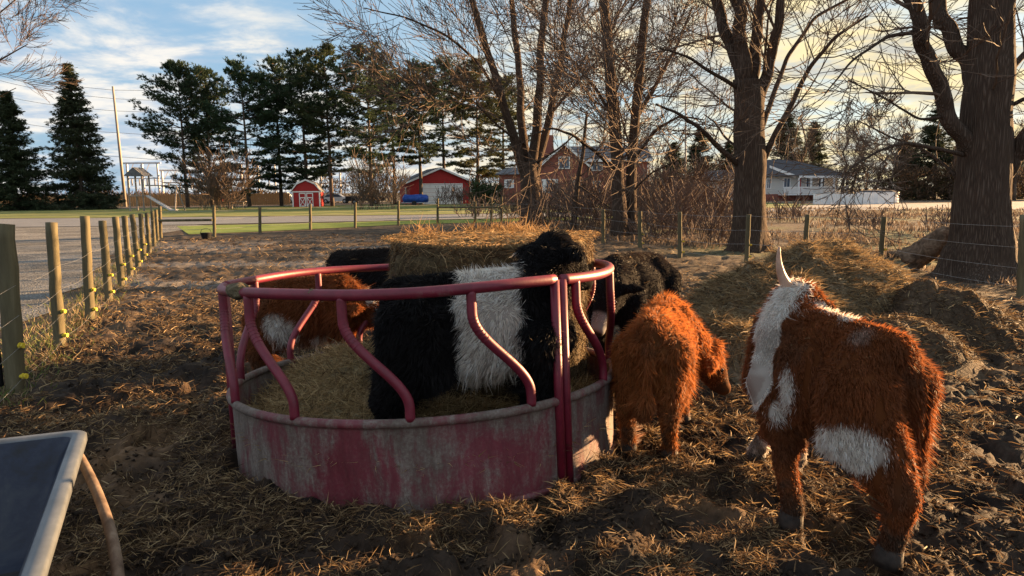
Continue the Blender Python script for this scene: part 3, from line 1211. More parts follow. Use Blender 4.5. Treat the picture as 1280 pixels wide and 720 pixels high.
    for fx, fy in feet:
        h = MB().tube([np.array((fx + .02, fy, .001)) * s, np.array((fx + .018, fy, .03)) * s, np.array((fx + .006, fy, .085)) * s], np.array([.060, .057, .051]) * uni * lw, 14)
        h.build('hoof', M['hoof'], root, True)
    for base, tip, mid, r0 in horns:
        t = np.linspace(0, 1, 14)[:, None]
        b, c, e = np.array(base), np.array(mid), np.array(tip)
        P = (1 - t) ** 2 * b + 2 * t * (1 - t) * c + t ** 2 * e
        h = MB().tube(P * s, np.linspace(r0, r0 * 0.16, 14) * uni, 12)
        h.build('horn', M['horn'], root, True)
    if eyes:
        for k in (1, -1):
            c = poll + d * .135 * hs + sd * k * .088 * hs + up * .028 * hs
            bm = bmesh.new()
            bmesh.ops.create_uvsphere(bm, u_segments=12, v_segments=8, radius=.021 * uni)
            e = bpy.data.meshes.new('eye')
            bm.to_mesh(e)
            bm.free()
            e.polygons.foreach_set('use_smooth', [True] * len(e.polygons))
            eo = link('eye', e, M['eye'], root)
            eo.location = c * s
    return root


BROWN, WHITE, BLACK = np.array([.225, .074, .025]), np.array([.70, .64, .58]), np.array([.010, .009, .010])
ORANGE = np.array([.33, .115, .034])


def pnz(P, k=0.0, sc=7):
    return (fbm(P * sc + k, 3) - 0.5)


def blend(C, W_, m):
    return C + (W_ - C) * np.clip(m, 0, 1)[:, None]


def muddy(P, C):
    """dried mud on legs and belly, blotched"""
    m = smooth(.52, .12, P[:, 2]) * smooth(.42, .62, fbm(P * 11 + 7, 3)) * .75
    m = np.maximum(m, .3 * smooth(.60, .74, fbm(P * 5 + 77, 4)))
    return blend(C, np.array([.075, .055, .04]), m * (C.max(1) > .06))


def pat_big(P, i):
    C = np.tile(BROWN, (len(P), 1)) * (0.85 + 0.5 * pnz(P, 3, 4))[:, None]
    n = pnz(P) * 0.10
    # white belly
    B_ = MARKS['belly'][0]
    q_ = np.hypot((P[:, 0] - B_[0]) * cl_ / .17, (P[:, 2] - B_[2] + (P[:, 0] - B_[0]) * .12) / .115) + 3 * np.maximum(0, B_[1] - .12 - P[:, 1])
    b = smooth(1.05, .90, q_ + n * 3.0)
    C = blend(C, WHITE, b)
    # white face and crest
    rel = P - i['poll']
    al, sd, up = rel @ i['d'], np.abs(rel @ i['sd']), rel @ i['up']
    face = (i['hd'] < 0.15) & (al > -.02)
    C = blend(C, WHITE, face * smooth(.0, .05, al + n) * np.maximum(smooth(-.02, .015, up + n), smooth(.26, .30, al)))
    C = blend(C, np.array([.45, .33, .28]), (i['hd'] < .10) * smooth(.94, 1.0, i['ht']) * .6)
    pollm = (np.linalg.norm(rel - i['up'] * .05, axis=1) < .125) * 1.0
    C = blend(C, WHITE, pollm)
    k3 = np.array([cl_, 1, 1])
    for nm, ws in (('crest', (.06, .045)), ('stripe', (.05, .04))):
        q = MARKS[nm]
        for a_, b_, w_ in zip(q[:-1], q[1:], ws):
            td, tt = seg_dist(P * k3, a_ * k3, b_ * k3)
            C = blend(C, WHITE, smooth(w_, w_ - .02, td + n * .6))
    C = blend(C, BROWN * 1.1, (sd > .105) * (al < .07) * (np.linalg.norm(rel, axis=1) < .30) * (P[:, 1] > i['poll'][1]))
    # pale hip spot: sunlight on the hip painted into the coat
    C = blend(C, WHITE * .9, smooth(.10, .05, np.linalg.norm(P - (-.34, .10, .93), axis=1) + n) * .3)
    front = P[:, 0] > 0.1
    C = blend(C, WHITE, smooth(.19, .17, P[:, 2] + n * .4) * front * (P[:, 1] < 0))
    # muddy stockings behind
    C = blend(C, np.array([.05, .032, .022]), smooth(.22, .10, P[:, 2]) * (~front) * .8)
    C = blend(C, np.array([.07, .05, .035]), smooth(.20, .08, P[:, 2]) * front * (P[:, 1] > 0) * .7)
    return C


def pat_calf(P, i):
    C = np.tile(ORANGE, (len(P), 1)) * (0.9 + 0.5 * pnz(P, 9, 4))[:, None]
    C = blend(C, np.array([.09, .04, .02]), smooth(.16, .06, P[:, 2]) * .7)
    C = blend(C, ORANGE * .55, (i['hd'] < .14) * smooth(.1, .6, i['ht']) * .8)
    return C


def pat_belt(P, i):
    C = np.tile(BLACK, (len(P), 1))
    n = pnz(P, 5, 6) * .12
    x = P[:, 0] + n - .07 - (P[:, 2] - .6) * .03
    m = smooth(-.185, -.165, x) * smooth(.185, .165, x) * (P[:, 2] > .30) * (i['hd'] > .16)
    C = blend(C, WHITE, m)
    mud = smooth(.50, .40, P[:, 2] + n) * m
    return blend(C, np.array([.45, .36, .27]), mud * .6)


def pat_black(P, i):
    C = np.tile(BLACK * 1.2, (len(P), 1))
    C = blend(C, np.array([.04, .026, .019]), smooth(.80, .95, P[:, 2]) * .3)
    m = (i['hd'] < .12) * smooth(.60, .68, i['ht'])
    C = blend(C, np.array([.40, .38, .38]), m)
    up = (P - i['muz']) @ i['d']
    return blend(C, np.array([.03, .025, .025]), smooth(.0, .02, up) * (i['hd'] < .1))


def pat_brown(P, i):
    C = np.tile(BROWN * 1.05, (len(P), 1)) * (0.9 + 0.5 * pnz(P, 19, 4))[:, None]
    n = pnz(P, 23, 6) * .16
    sp, _ = seg_dist(P, (-.22, -.27, .60), (-.05, -.24, .46))
    C = blend(C, WHITE, smooth(.11, .08, sp + n))
    C = blend(C, WHITE, smooth(.46, .42, P[:, 2] + n) * (np.abs(P[:, 0] - .08) < .30) * (P[:, 2] > .34))
    C = blend(C, WHITE, (np.linalg.norm(P - i['poll'] - i['up'] * .06, axis=1) < .10) * 1.0)
    C = blend(C, WHITE, (i['hd'] < .15) * smooth(.75, .85, i['ht']))
    return C


ST = ((.36, .13), (.36, -.13), (-.42, .13), (-.42, -.13))
gz = lambda x, y: float(ground_h(np.array([x]), np.array([y]))[0]) - 0.012

# big brown and white cow at the right, seen from behind its left flank
cx, cy, ch, cs_, cl_ = 1.505, 3.2, 112, 1.03, .69


def foot(px, py):
    p = G(px, py) - np.array([cx, cy, 0])
    a = R(ch)
    return ((p[0] * math.cos(a) + p[1] * math.sin(a)) / cs_ / cl_, (-p[0] * math.sin(a) + p[1] * math.cos(a)) / cs_)


MARKS = {}


def find_marks(me, loc, deg, s):
    """where on the hide the white markings sit"""
    from mathutils.bvhtree import BVHTree
    bt = BVHTree.FromPolygons([v.co[:] for v in me.vertices], [p.vertices[:] for p in me.polygons])
    mt = (Matrix.Translation((loc[0], loc[1], loc[2])) @ Matrix.Rotation(R(deg), 4, 'Z')).inverted()
    for k, pts in dict(stripe=[(982, 470), (984, 490), (970, 520)], crest=[(990, 380), (1022, 383), (1062, 397)], belly=[(1048, 562)]).items():
        out = []
        for px, py in pts:
            d = mt.to_3x3() @ Vector(ray(px, py)).normalized()
            h = bt.ray_cast(mt @ Vector(EYE), d)
            if h[0] is not None:
                out.append(np.array(h[0]) / s)
        MARKS[k] = out


cattle('cow', 'shaggy brown cow with one raised horn, white crest and white belly, standing at the right', 'cow', (cx, cy, gz(cx, cy)), ch, cs_,
       poll=(.40, -.02, .96), muz=(.36, .235, .63), head_s=.92, extra=(((.53, -.03, .82), .13, (.55, -.01, .56), .145), ((.52, -.05, .60), .13, (.51, -.14, .34), .065), ((.50, -.15, .36), .06, (.50, -.16, .12), .05)), feet=(foot(990, 658), foot(946, 580), foot(1113, 704), (-.40, -.12)), pattern=pat_big, marks=find_marks, nfur=160000, group='cattle at the feeder', flen=0.034, sleek=.45,
       horns=(((.40, -.05, 1.0), (.40, .08, 1.25), (.44, .07, 1.09), .038),), girth=.93, legw=.98, neck_r=(.20, .125), neck0=(.34, -.02, .80), lx=cl_,
       tail=((-.50, -.06, .84), (-.545, -.09, .66), (-.53, -.11, .46)), tuft=.03)
# orange calf seen from behind, grazing
cx, cy = 0.93, 4.30
cattle('calf', 'small fluffy orange calf seen from behind with its head lowered to the ground', 'calf', (cx, cy, gz(cx, cy)), 70, 0.88,
       poll=(.62, -.27, .50), muz=(.80, -.40, .20), head_s=1.12, feet=((.36, .13), (.34, -.14), (-.42, .14), (-.45, -.14)), pattern=pat_calf, nfur=95000, group='cattle at the feeder', flen=0.058, girth=.85, legw=.98,
       tail=((-.50, 0, .84), (-.585, 0, .66), (-.595, 0.02, .45)), tuft=.06)
# belted black and white one inside the ring
cx, cy = -0.20, 3.72
cattle('cow', 'black cow with a broad white belt standing inside the red ring against the bale', 'cow', (cx, cy, 0.17), 8, 1.0,
       poll=(.50, .10, 1.06), muz=(.74, .30, .86), feet=((.34, .12), (.36, -.12), (-.43, .12), (-.46, -.13)), pattern=pat_belt, nfur=90000, group='cattle at the feeder', flen=0.055, lx=.93, girth=.92, legw=1.2, neck0=(.34, 0, .80), eyes=False,
       tail=((-.48, .03, .84), (-.52, .05, .62), (-.52, .05, .45)))
# brown and white one behind the left of the ring, muzzle in the hay
cx, cy = -1.66, 5.55
cattle('cow', 'brown and white cow behind the left of the ring, face in the bale', 'cow', (cx, cy, gz(cx, cy)), 4, 0.92,
       poll=(.62, -.05, .72), muz=(.92, -.12, .58), feet=ST, pattern=pat_brown, nfur=60000, group='cattle at the feeder', flen=0.06, lx=.86, girth=1.0, legw=1.05)
# black one hidden behind the bale on the left
cx, cy = -1.32, 7.0
cattle('cow', 'black cow mostly hidden behind the left side of the bale', 'cow', (cx, cy, gz(cx, cy)), -12, 1.06,
       poll=(.64, 0, .80), muz=(.92, 0, .62), feet=ST, pattern=pat_black, nfur=22000, group='cattle at the feeder', flen=0.06)
# black one behind the ring on the right, face towards us with a pale muzzle
cx, cy = 1.06, 6.05
cattle('cow', 'black cow behind the right of the ring with a pale muzzle', 'cow', (cx, cy, gz(cx, cy)), 236, 1.02,
       poll=(.63, .10, .74), muz=(.86, .09, .44), feet=ST, pattern=pat_black, nfur=60000, group='cattle at the feeder', flen=0.032, girth=1.06)


# ------------------------------------------------------------------ heaps
def heap_h(x, y):
    def gs(cx, cy, sx, sy, h, a=0.0):
        c, s_ = math.cos(a), math.sin(a)
        u, v = (x - cx) * c + (y - cy) * s_, -(x - cx) * s_ + (y - cy) * c
        r = np.sqrt((u / sx) ** 2 + (v / sy) ** 2)
        return h * np.maximum(0, 1 - r ** 1.9) ** 0.85
    h = np.maximum(gs(3.65, 8.0, 1.15, 1.15, 1.12), gs(2.65, 7.15, 1.0, 1.0, .86))
    h = np.maximum(h, gs(2.05, 6.4, .85, 0.8, .50))
    n = fbm(p2(x * 1.6, y * 1.6, 50.0), 4)
    n2 = fbm(p2(x * 6, y * 6, 51.0), 4)
    k = smooth(0.02, 0.3, h)
    return h * (0.82 + 0.42 * (n - .4)) + k * 0.20 * (n2 - 0.5) - 0.06 + 0.04 * k


def dirt_h(x, y):
    def gs(cx, cy, sx, sy, h):
        r = np.sqrt(((x - cx) / sx) ** 2 + ((y - cy) / sy) ** 2)
        return h * smooth(1.0, 0.1, r)
    h = np.maximum(gs(4.4, 7.2, 1.4, 1.1, .62), gs(3.4, 6.4, 1.2, .9, .46))
    n = fbm(p2(x * 2.4, y * 2.4, 70.0), 4)
    n2 = fbm(p2(x * 8, y * 8, 71.0), 4)
    k = smooth(0.02, 0.25, h)
    return h * (0.75 + 0.6 * (n - .35)) + k * .16 * (n2 - .5) - 0.07 + 0.05 * k


def make_heap(name, hf, x0, x1, y0, y1, cols, label, cat_, ns, dark, L_):
    X, Y = np.meshgrid(np.arange(x0, x1, .03), np.arange(y0, y1, .03))
    Z = hf(X, Y)
    n = fbm(p2(X * 5, Y * 5, 4.0), 4)[..., None]
    C = np.array(cols[0]) + n * (np.array(cols[1]) - np.array(cols[0]))
    o = grid_mesh(name, X, Y, Z, M['hay'], C)
    tag(o, label, cat_)
    x, y = rng.uniform(x0, x1, ns), rng.uniform(y0, y1, ns)
    k = hf(x, y) > 0.02
    s = lay_straw('hay_stalks', x[k], y[k], hf, L_, 0.0062, .35, dark=dark, tint=(.9, .92, .92))
    s.parent = o


make_heap('hay_heap', heap_h, 0.9, 5.3, 5.2, 9.5, ((.04, .032, .022), (.26, .21, .14)), 'tall matted heap of old grey brown hay behind the orange calf', 'hay heap', 80000, .15, .12)
make_heap('dirt_heap', dirt_h, 2.0, 5.7, 5.2, 8.2, ((.018, .013, .01), (.10, .07, .045)), 'low dark heap of dung and earth behind the horned cow', 'dirt heap', 16000, .75, .09)


# ------------------------------------------------------------------ fences
ORD = ['nearest', 'second', 'third', 'fourth', 'fifth', 'sixth', 'seventh', 'eighth', 'ninth', 'tenth', 'eleventh', 'twelfth', 'thirteenth', 'fourteenth', 'fifteenth']


def post(bpx, tpx, r, label, group, insul=0, side=1, Y=None):
    b = G(*bpx)
    t = W(tpx[0], tpx[1], b[1])
    h = t[2]
    root = empty('fence_post', (b[0], b[1], 0))
    tag(root, label, 'fence post', group)
    lean = np.array([np.clip(t[0] - b[0], -.05, .05), rng.normal(0, .01), 0])
    k = 14
    zs = np.linspace(-.15, h, k)
    P = np.array([[0, 0, z] for z in zs]) + lean[None] * (zs / h)[:, None]
    P[:, :2] += rng.normal(0, .003, (k, 2))
    mb = MB().tube(P, r * (1.04 - 0.10 * np.linspace(0, 1, k) + rng.normal(0, .012, k)), 14)
    o = mb.build('post_shaft', M['post'], root, True)
    for zi in ((.13, .38), (.13, .38, .62))[insul > 2][:insul]:
        mb = MB()
        mb.tube([(r * .8, -r * .3, zi), (r + .045, -r * .3, zi)], .016, 8)
        mb.tube([(r + .012, -r * .3, zi), (r + .022, -r * .3, zi)], .024, 8)
        mb.tube([(r + .036, -r * .3, zi), (r + .046, -r * .3, zi)], .022, 8)
        mb.build('insulator', M['yellow'], root)
    return np.array([b[0], b[1], h])


LP = [((20, 489), (12, 280)), ((75, 434), (68, 278)), ((113, 399), (107, 270)), ((136, 375), (128, 276)), ((152, 358), (145, 271)), ((163, 344), (155, 270)), ((173, 334), (165, 268)), ((180, 325), (175, 267)), ((187, 316), (183, 266)), ((193, 308), (190, 264)), ((197, 301), (195, 262))]
ltops = []
for i, (b, t) in enumerate(LP):
    ltops.append(post(b, t, .070 if i == 0 else .056, ('thick nearest round wooden post at the left edge, mossy with yellow insulators' if i == 0 else ORD[i] + ' round wooden post from the camera along the gravel drive'), 'posts along the gravel drive', 2 if i < 8 else 0))
BP = [((201, 297), (201, 258)), ((268, 296), (268, 257)), ((325, 291), (325, 258)), ((388, 287), (388, 255)), ((444, 285), (444, 253)), ((498, 282), (498, 251)), ((547, 279), (547, 248)), ((594, 278), (594, 252)), ((614, 277), (614, 246)), ((627, 280), (627, 246)), ((686, 285), (686, 256)), ((754, 303), (754, 262)), ((800, 310), (800, 264)), ((850, 322), (850, 265)), ((933, 328), (936, 268)), ((1005, 331), (1009, 268)), ((1100, 336), (1105, 271)), ((1275, 371), (1280, 268))]
btops = []
for i, (b, t) in enumerate(BP):
    r = .05 if i > 12 else .06
    if i == 0:
        lab = 'corner post where the gravel drive fence meets the back fence'
    elif i == 17:
        lab = 'wooden fence post at the right edge of the photo, right of the big tree'
    elif i == 16:
        lab = 'grey leaning fence post standing behind the hay heap, left of the big right tree'
    elif i == 15:
        lab = 'fence post just right of the wide middle tree trunk'
    elif i == 14:
        lab = 'mossy fence post standing in front of the wide middle tree trunk'
    elif i == 13:
        lab = 'fence post in the brush left of the wide middle tree trunk'
    else:
        lab = 'thin back fence post number %s from the left corner, across the yard' % ['one', 'two', 'three', 'four', 'five', 'six', 'seven', 'eight', 'nine', 'ten', 'eleven', 'twelve'][i - 1]
    btops.append(post(b, t, r, lab, 'posts of the back fence', 2 if i > 11 else 0))


def fence_wire(tops, zs, label, r=.003, off=.05):
    mb = MB()
    for z in zs:
        P = []
        for a, b in zip(tops[:-1], tops[1:]):
            for t in np.linspace(0, 1, 6)[:-1]:
                q = a + (b - a) * t
                P.append((q[0] + off, q[1] - .02, z - .03 * math.sin(math.pi * t)))
        q = tops[-1]
        P.append((q[0] + off, q[1] - .02, z))
        mb.tube(P, r, 4)
    tag(mb.build('fence_wire', M['wire'], None), label, 'wire')


fence_wire([np.array([-3.1, 3.2, 1.2])] + ltops, (.13, .38, .62, .86), 'thin wire strands running along the gravel drive posts', .0012, .10)
fence_wire(btops[0:10], (.3, .65, .95), 'thin wire strands of the far back fence', .005)
fence_wire(btops[9:], (.13, .4, .7, 1.0), 'thin wire strands of the right back fence before the trees', .003)
for i, j, z, lab in ((0, 1, .62, 'horizontal wooden rail bracing the left corner of the back fence'), (6, 9, .8, 'horizontal wooden rail between posts left of the forked tree')):
    a, b = btops[i], btops[j]
    mb = MB().tube([(a[0], a[1] - .09, z), (b[0], b[1] - .09, z)], .045, 8)
    tag(mb.build('fence_rail', M['post'], None), lab, 'rail')
# wire gate beside the nearest post
b = G(20, 489)
g = empty('gate', (b[0] - .10, b[1] - .02, 0))
tag(g, 'dark pipe gate with wire mesh at the left edge beside the nearest post', 'gate')
mb = MB().tube([(0, 0, .05), (0, 0, 1.12)], .022, 10)
mb.tube([(0, 0, 1.12), (-1.6, -.9, 1.12)], .022, 10)
mb.tube([(0, 0, .08), (-1.6, -.9, .08)], .022, 10)
mb.tube([(-1.6, -.9, .05), (-1.6, -.9, 1.14)], .022, 10)
mb.build('gate_frame', M['dark'], g, True)
mb = MB()
for k in range(1, 10):
    mb.tube([(0, 0, .08 + k * .104), (-1.6, -.9, .08 + k * .104)], .0025, 4)
for k in range(1, 14):
    mb.tube([(-1.6 * k / 14, -.9 * k / 14, .08), (-1.6 * k / 14, -.9 * k / 14, 1.12)], .0025, 4)
mb.build('gate_mesh', M['wire'], g)


# ------------------------------------------------------------------ bare trees
def rtwig(mb, p, d, Ln, r, lvl, rs, rmin, up=0.12, dens=1.0):
    n = max(3, int(5 + Ln * 1.2))
    P = [np.array(p)]
    d = np.array(d, float)
    d /= np.linalg.norm(d)
    D = [d]
    for k in range(n):
        d = d + rs.normal(0, .085, 3) + np.array([0, 0, up * .35])
        d /= np.linalg.norm(d)
        P.append(P[-1] + d * Ln / n)
        D.append(d)
    mb.tube(P, np.maximum(np.linspace(r, r * .3, n + 1), rmin), 3 if lvl < 2 else 5, cap=False)
    if lvl <= 0:
        return
    nc = int((3 + Ln * (1.9 if lvl > 1 else 2.6)) * dens)
    for k in range(nc):
        t = rs.uniform(.12, 1.0)
        i = min(n - 1, int(t * n))
        f = t * n - i
        q = P[i] + (P[i + 1] - P[i]) * f
        ax = np.cross(D[i], rs.normal(0, 1, 3))
        ax /= np.linalg.norm(ax)
        a = R(rs.uniform(20, 48))
        e = D[i] * math.cos(a) + ax * math.sin(a)
        e = e * np.array([1, 1, .9])
        rtwig(mb, q, e, Ln * rs.uniform(.35, .75) * (1.1 - .5 * t), r * (.5 - .25 * t), lvl - 1, rs, rmin, up, dens)


def px_tree(name, label, base, Y, limbs, sub, rmin, seed, group=None, twig_lvl=2, dens=1.0, flare=1.3, slim=.72):
    """limbs: (points px,py,dY), r0, r1 (metres), dens of side branches, start fraction, branch length, is_trunk)"""
    rs = np.random.default_rng(seed)
    o0 = G(*base)
    root = empty(name, (o0[0], o0[1], 0))
    tag(root, label, 'tree', group)
    org = np.array([o0[0], o0[1], 0])
    tm, bm_ = MB(), MB()
    for pts, r0, r1, nb, s0, bl, is_tr in limbs:
        r0, r1 = (r0 * .93, r1 * .9) if is_tr else (r0 * slim, r1 * slim)
        bl *= 1.25
        nb = int(nb * .66)
        P = np.array([W(a, b, Y + dy) for a, b, dy in pts]) - org
        # resample with a smooth curve
        t = np.linspace(0, 1, len(P))
        n = max(10, int(len(P) * 9))
        tt = np.linspace(0, 1, n)
        Q = np.stack([np.interp(tt, t, P[:, k]) for k in range(3)], -1)
        for _ in range(4):
            Q[1:-1] = (Q[:-2] + 2 * Q[1:-1] + Q[2:]) / 4
        J = rs.normal(0, .02 if is_tr else min(r1 * .8, .10), (n, 3))
        for _ in range(6):
            J[1:-1] = (J[:-2] + 2 * J[1:-1] + J[2:]) / 4
        J[0] = J[-1] = 0
        Q += J
        rad = np.linspace(r0, r1, n) 
        if is_tr:
            z = Q[:, 2]
            rad = rad * (1 + (flare - 1) * np.exp(-np.maximum(z, 0) / .35))
        if is_tr:
            Q = np.vstack([Q[:1] - [[0, 0, .35]], Q[:1] - [[0, 0, .12]], Q])
            rad = np.r_[rad[0], rad[0], rad]
            n += 2
        tm.tube(Q, rad, 18 if r0 > .1 else 8)
        if r0 > .1:
            v = tm.v[-1].reshape(n, 18, 3)
            c = v.mean(1, keepdims=True)
            nz = fbm(np.concatenate([(v - c)[..., :2] * 5, v[..., 2:] * .35], -1) + seed, 3)[..., None]
            nf = fbm(np.concatenate([(v - c)[..., :2] * 14, v[..., 2:] * .8], -1) + seed, 2)[..., None]
            th_ = np.arctan2((v - c)[..., 1], (v - c)[..., 0])
            if is_tr:
                zc = np.maximum(c[..., 2], 0)
                v = c + (v - c) * (1 + (.16 * np.sin(th_ * 4 + seed) + .10 * np.sin(th_ * 7 + 2 * seed)) * np.exp(-zc / .45))[..., None]
            tm.v[-1] = (c + (v - c) * (1 + .09 * (nz - .5) + .13 * (nf - .5))).reshape(-1, 3)
        T = np.gradient(Q, axis=0)
        T /= np.linalg.norm(T, axis=1)[:, None]
        for k in range(nb):
            f = s0 + (1 - s0) * rs.random()
            i = min(n - 1, int(f * n))
            ax = np.cross(T[i], rs.normal(0, 1, 3))
            ax /= np.linalg.norm(ax)
            a = R(rs.uniform(35, 75))
            e = T[i] * math.cos(a) + ax * math.sin(a)
            rtwig(bm_, Q[i], e, bl * rs.uniform(.6, 1.6), rad[i] * .32 if rad[i] < .12 else rs.uniform(.02, .045), twig_lvl, rs, rmin, dens=dens)
    tm.build('trunk', M['bark'], root, True)
    if bm_.n:
        bm_.build('branches', M['twig'], root)
    return root


# A: forked tree left of the middle
px_tree('bare_tree', 'bare tree with a short trunk fanning into many limbs before the brick house', (665, 281), 33.5, [
    ([(665, 281, 0), (664, 250, 0), (662, 222, 0), (660, 205, 0)], .56, .46, 0, 0, 0, True),
    ([(658, 222, 0), (645, 180, -.3), (628, 120, -.6), (606, 50, -1.0), (585, -20, -1.2), (570, -70, -1.3)], .34, .13, 15, .2, 3.6, False),
    ([(661, 222, 0), (653, 160, .5), (648, 90, .9), (640, 20, 1.2), (634, -60, 1.3)], .32, .14, 14, .2, 3.2, False),
    ([(664, 222, 0), (671, 140, -.5), (676, 70, -1.0), (682, 0, -1.2), (686, -70, -1.2)], .34, .14, 13, .2, 3.2, False),
    ([(668, 222, 0), (687, 150, .4), (700, 80, .7), (712, 10, .8), (722, -60, 1)], .30, .12, 14, .2, 3.4, False),
    ([(632, 135, -.6), (600, 80, -1.6), (560, 45, -2.2), (510, 22, -2.8), (455, 10, -3.2)], .11, .03, 12, .2, 2.4, False),
    ([(690, 140, .4), (720, 105, -.5), (748, 75, -1.2), (770, 30, -1.8)], .12, .04, 10, .2, 2.4, False),
    ([(655, 180, 0), (625, 160, -1.2), (585, 120, -2.2), (540, 110, -2.8)], .09, .03, 11, .2, 2.2, False),
    ([(668, 205, 0), (700, 185, -1.0), (740, 150, -1.6)], .09, .03, 8, .2, 2.2, False),
], 0, .011, 101)
# B: twin stemmed tree
px_tree('bare_tree', 'tall bare tree with two close stems in the middle of the fence line', (781, 297), 24.5, [
    ([(774, 297, 0), (774, 250, 0), (772, 200, 0), (766, 130, .2), (760, 60, .4), (755, -10, .5), (750, -80, .6)], .27, .16, 16, .3, 3.0, True),
    ([(790, 296, .3), (788, 250, .3), (790, 190, .3), (797, 120, .2), (803, 50, 0), (812, -20, -.2), (818, -80, -.2)], .22, .12, 16, .3, 3.0, True),
    ([(795, 150, .2), (820, 105, .6), (845, 60, 1), (865, 10, 1.4)], .12, .05, 10, .1, 2.4, False),
    ([(770, 215, 0), (745, 190, -.8), (715, 168, -1.5), (690, 160, -1.9), (660, 170, -2)], .10, .03, 11, .2, 2.0, False),
    ([(768, 150, .2), (745, 110, .9), (715, 75, 1.6), (680, 50, 2)], .10, .035, 11, .2, 2.2, False),
    ([(792, 200, .3), (822, 160, -.6), (850, 145, -1.2), (880, 150, -1.6)], .09, .03, 10, .2, 2.0, False),
    ([(790, 240, .3), (815, 215, -.6), (850, 200, -1.2)], .06, .02, 8, .2, 1.6, False),
], 0, .009, 102)
# C: wide tree
px_tree('bare_tree', 'wide bare tree with a thick straight trunk and torn bark left of the white house', (937, 314), 17.8, [
    ([(937, 314, 0), (937, 270, 0), (938, 210, 0), (937, 150, 0), (935, 100, 0)], .43, .40, 2, .5, 1.6, True),
    ([(930, 120, 0), (918, 70, .2), (900, 20, .4), (888, -30, .5), (880, -80, .6)], .24, .14, 10, .2, 2.6, False),
    ([(934, 120, 0), (926, 60, -.2), (922, 0, -.3), (920, -70, -.3)], .27, .17, 8, .2, 2.2, False),
    ([(941, 120, 0), (946, 60, .2), (950, 0, .3), (953, -70, .3)], .22, .14, 8, .2, 2.2, False),
    ([(946, 130, 0), (962, 80, -.2), (975, 30, -.4), (985, -40, -.5)], .22, .12, 10, .2, 2.4, False),
    ([(952, 205, 0), (968, 170, -.2), (990, 130, -.4), (1012, 85, -.7), (1045, 45, -1), (1085, 20, -1.2)], .13, .035, 14, .15, 1.9, False),
    ([(950, 165, 0), (966, 120, .4), (985, 70, .8), (1020, 20, 1.2), (1080, -10, 1.6)], .11, .04, 12, .15, 2.0, False),
    ([(924, 207, 0), (900, 185, -.4), (875, 160, -.8), (845, 140, -1.2), (820, 130, -1.5)], .11, .03, 11, .15, 1.7, False),
    ([(928, 190, 0), (905, 170, .3), (893, 152, .6), (880, 143, .8)], .05, .02, 4, .3, 1.0, False),
    ([(925, 110, 0), (895, 95, -.6), (860, 70, -1), (825, 60, -1.4)], .08, .025, 9, .15, 1.8, False),
], 0, .007, 103, dens=1.0)
# D: big tree at the right
px_tree('bare_tree', 'massive bare tree at the right with a pale scarred log leaning beside it', (1222, 350), 11.9, [
    ([(1222, 350, 0), (1225, 300, 0), (1228, 230, 0), (1232, 160, 0), (1236, 90, 0), (1240, 20, 0), (1245, -60, 0)], .50, .34, 4, .4, 1.2, True),
    ([(1222, 205, 0), (1200, 165, -.1), (1176, 115, -.2), (1156, 60, -.3), (1143, 5, -.4), (1132, -60, -.5)], .20, .13, 8, .2, 1.5, False),
    ([(1227, 120, 0), (1205, 75, .2), (1183, 30, .3), (1168, -20, .4), (1158, -60, .4)], .20, .14, 6, .2, 1.5, False),
    ([(1238, 250, 0), (1262, 205, -.1), (1290, 165, -.2), (1330, 130, -.3)], .27, .2, 3, .3, 1.3, False),
    ([(1240, 110, 0), (1265, 85, .2), (1300, 50, .4)], .09, .06, 4, .2, 1.2, False),
    ([(1242, 150, 0), (1265, 130, -.2), (1300, 118, -.4)], .06, .04, 4, .2, 1.0, False),
    ([(1210, 195, 0), (1170, 185, -.4), (1130, 178, -.8), (1095, 190, -1.1), (1062, 210, -1.4), (1048, 238, -1.5)], .055, .012, 13, .15, .9, False),
    ([(1208, 235, 0), (1180, 205, .3), (1150, 185, .6), (1110, 170, .9), (1070, 150, 1.2)], .05, .014, 12, .15, 1.1, False),
    ([(1190, 145, 0), (1150, 150, -.4), (1100, 120, -.8), (1060, 100, -1.2)], .035, .012, 10, .15, 1.0, False),
    ([(1150, 40, -.3), (1110, 45, -.6), (1065, 75, -1), (1030, 120, -1.2)], .05, .012, 10, .15, 1.0, False),
], 0, .0055, 104, flare=1.5)
# crown corner of a tree off to the left
px_tree('bare_tree', 'twiggy edge of a bare tree reaching in at the top left corner', (-90, 262), 60.0, [
    ([(-90, 262, 0), (-85, 200, 0), (-80, 130, 0), (-70, 60, 0)], .5, .3, 6, .4, 4, True),
    ([(-75, 100, 0), (-40, 60, 0), (-5, 20, 0), (25, -5, 0)], .16, .05, 8, .2, 4, False),
    ([(-78, 140, 0), (-40, 110, 0), (0, 75, 0), (35, 55, 0)], .16, .05, 7, .2, 4, False),
    ([(-80, 160, 0), (-50, 145, 0), (-10, 125, 0), (20, 110, 0)], .12, .04, 6, .2, 3, False),
], 0, .016, 105)
# thin young stem between the forked tree and the twin tree
px_tree('bare_tree', 'thin young bare tree in the brush between forked tree and twin stems', (717, 290), 26.5, [
    ([(717, 290, 0), (719, 255, 0), (724, 215, 0), (730, 180, 0), (733, 140, .2)], .13, .05, 12, .3, 1.8, True),
    ([(722, 232, 0), (760, 258, -.5), (785, 280, -.8)], .05, .03, 3, .3, 1.0, False),
], 0, .009, 106)


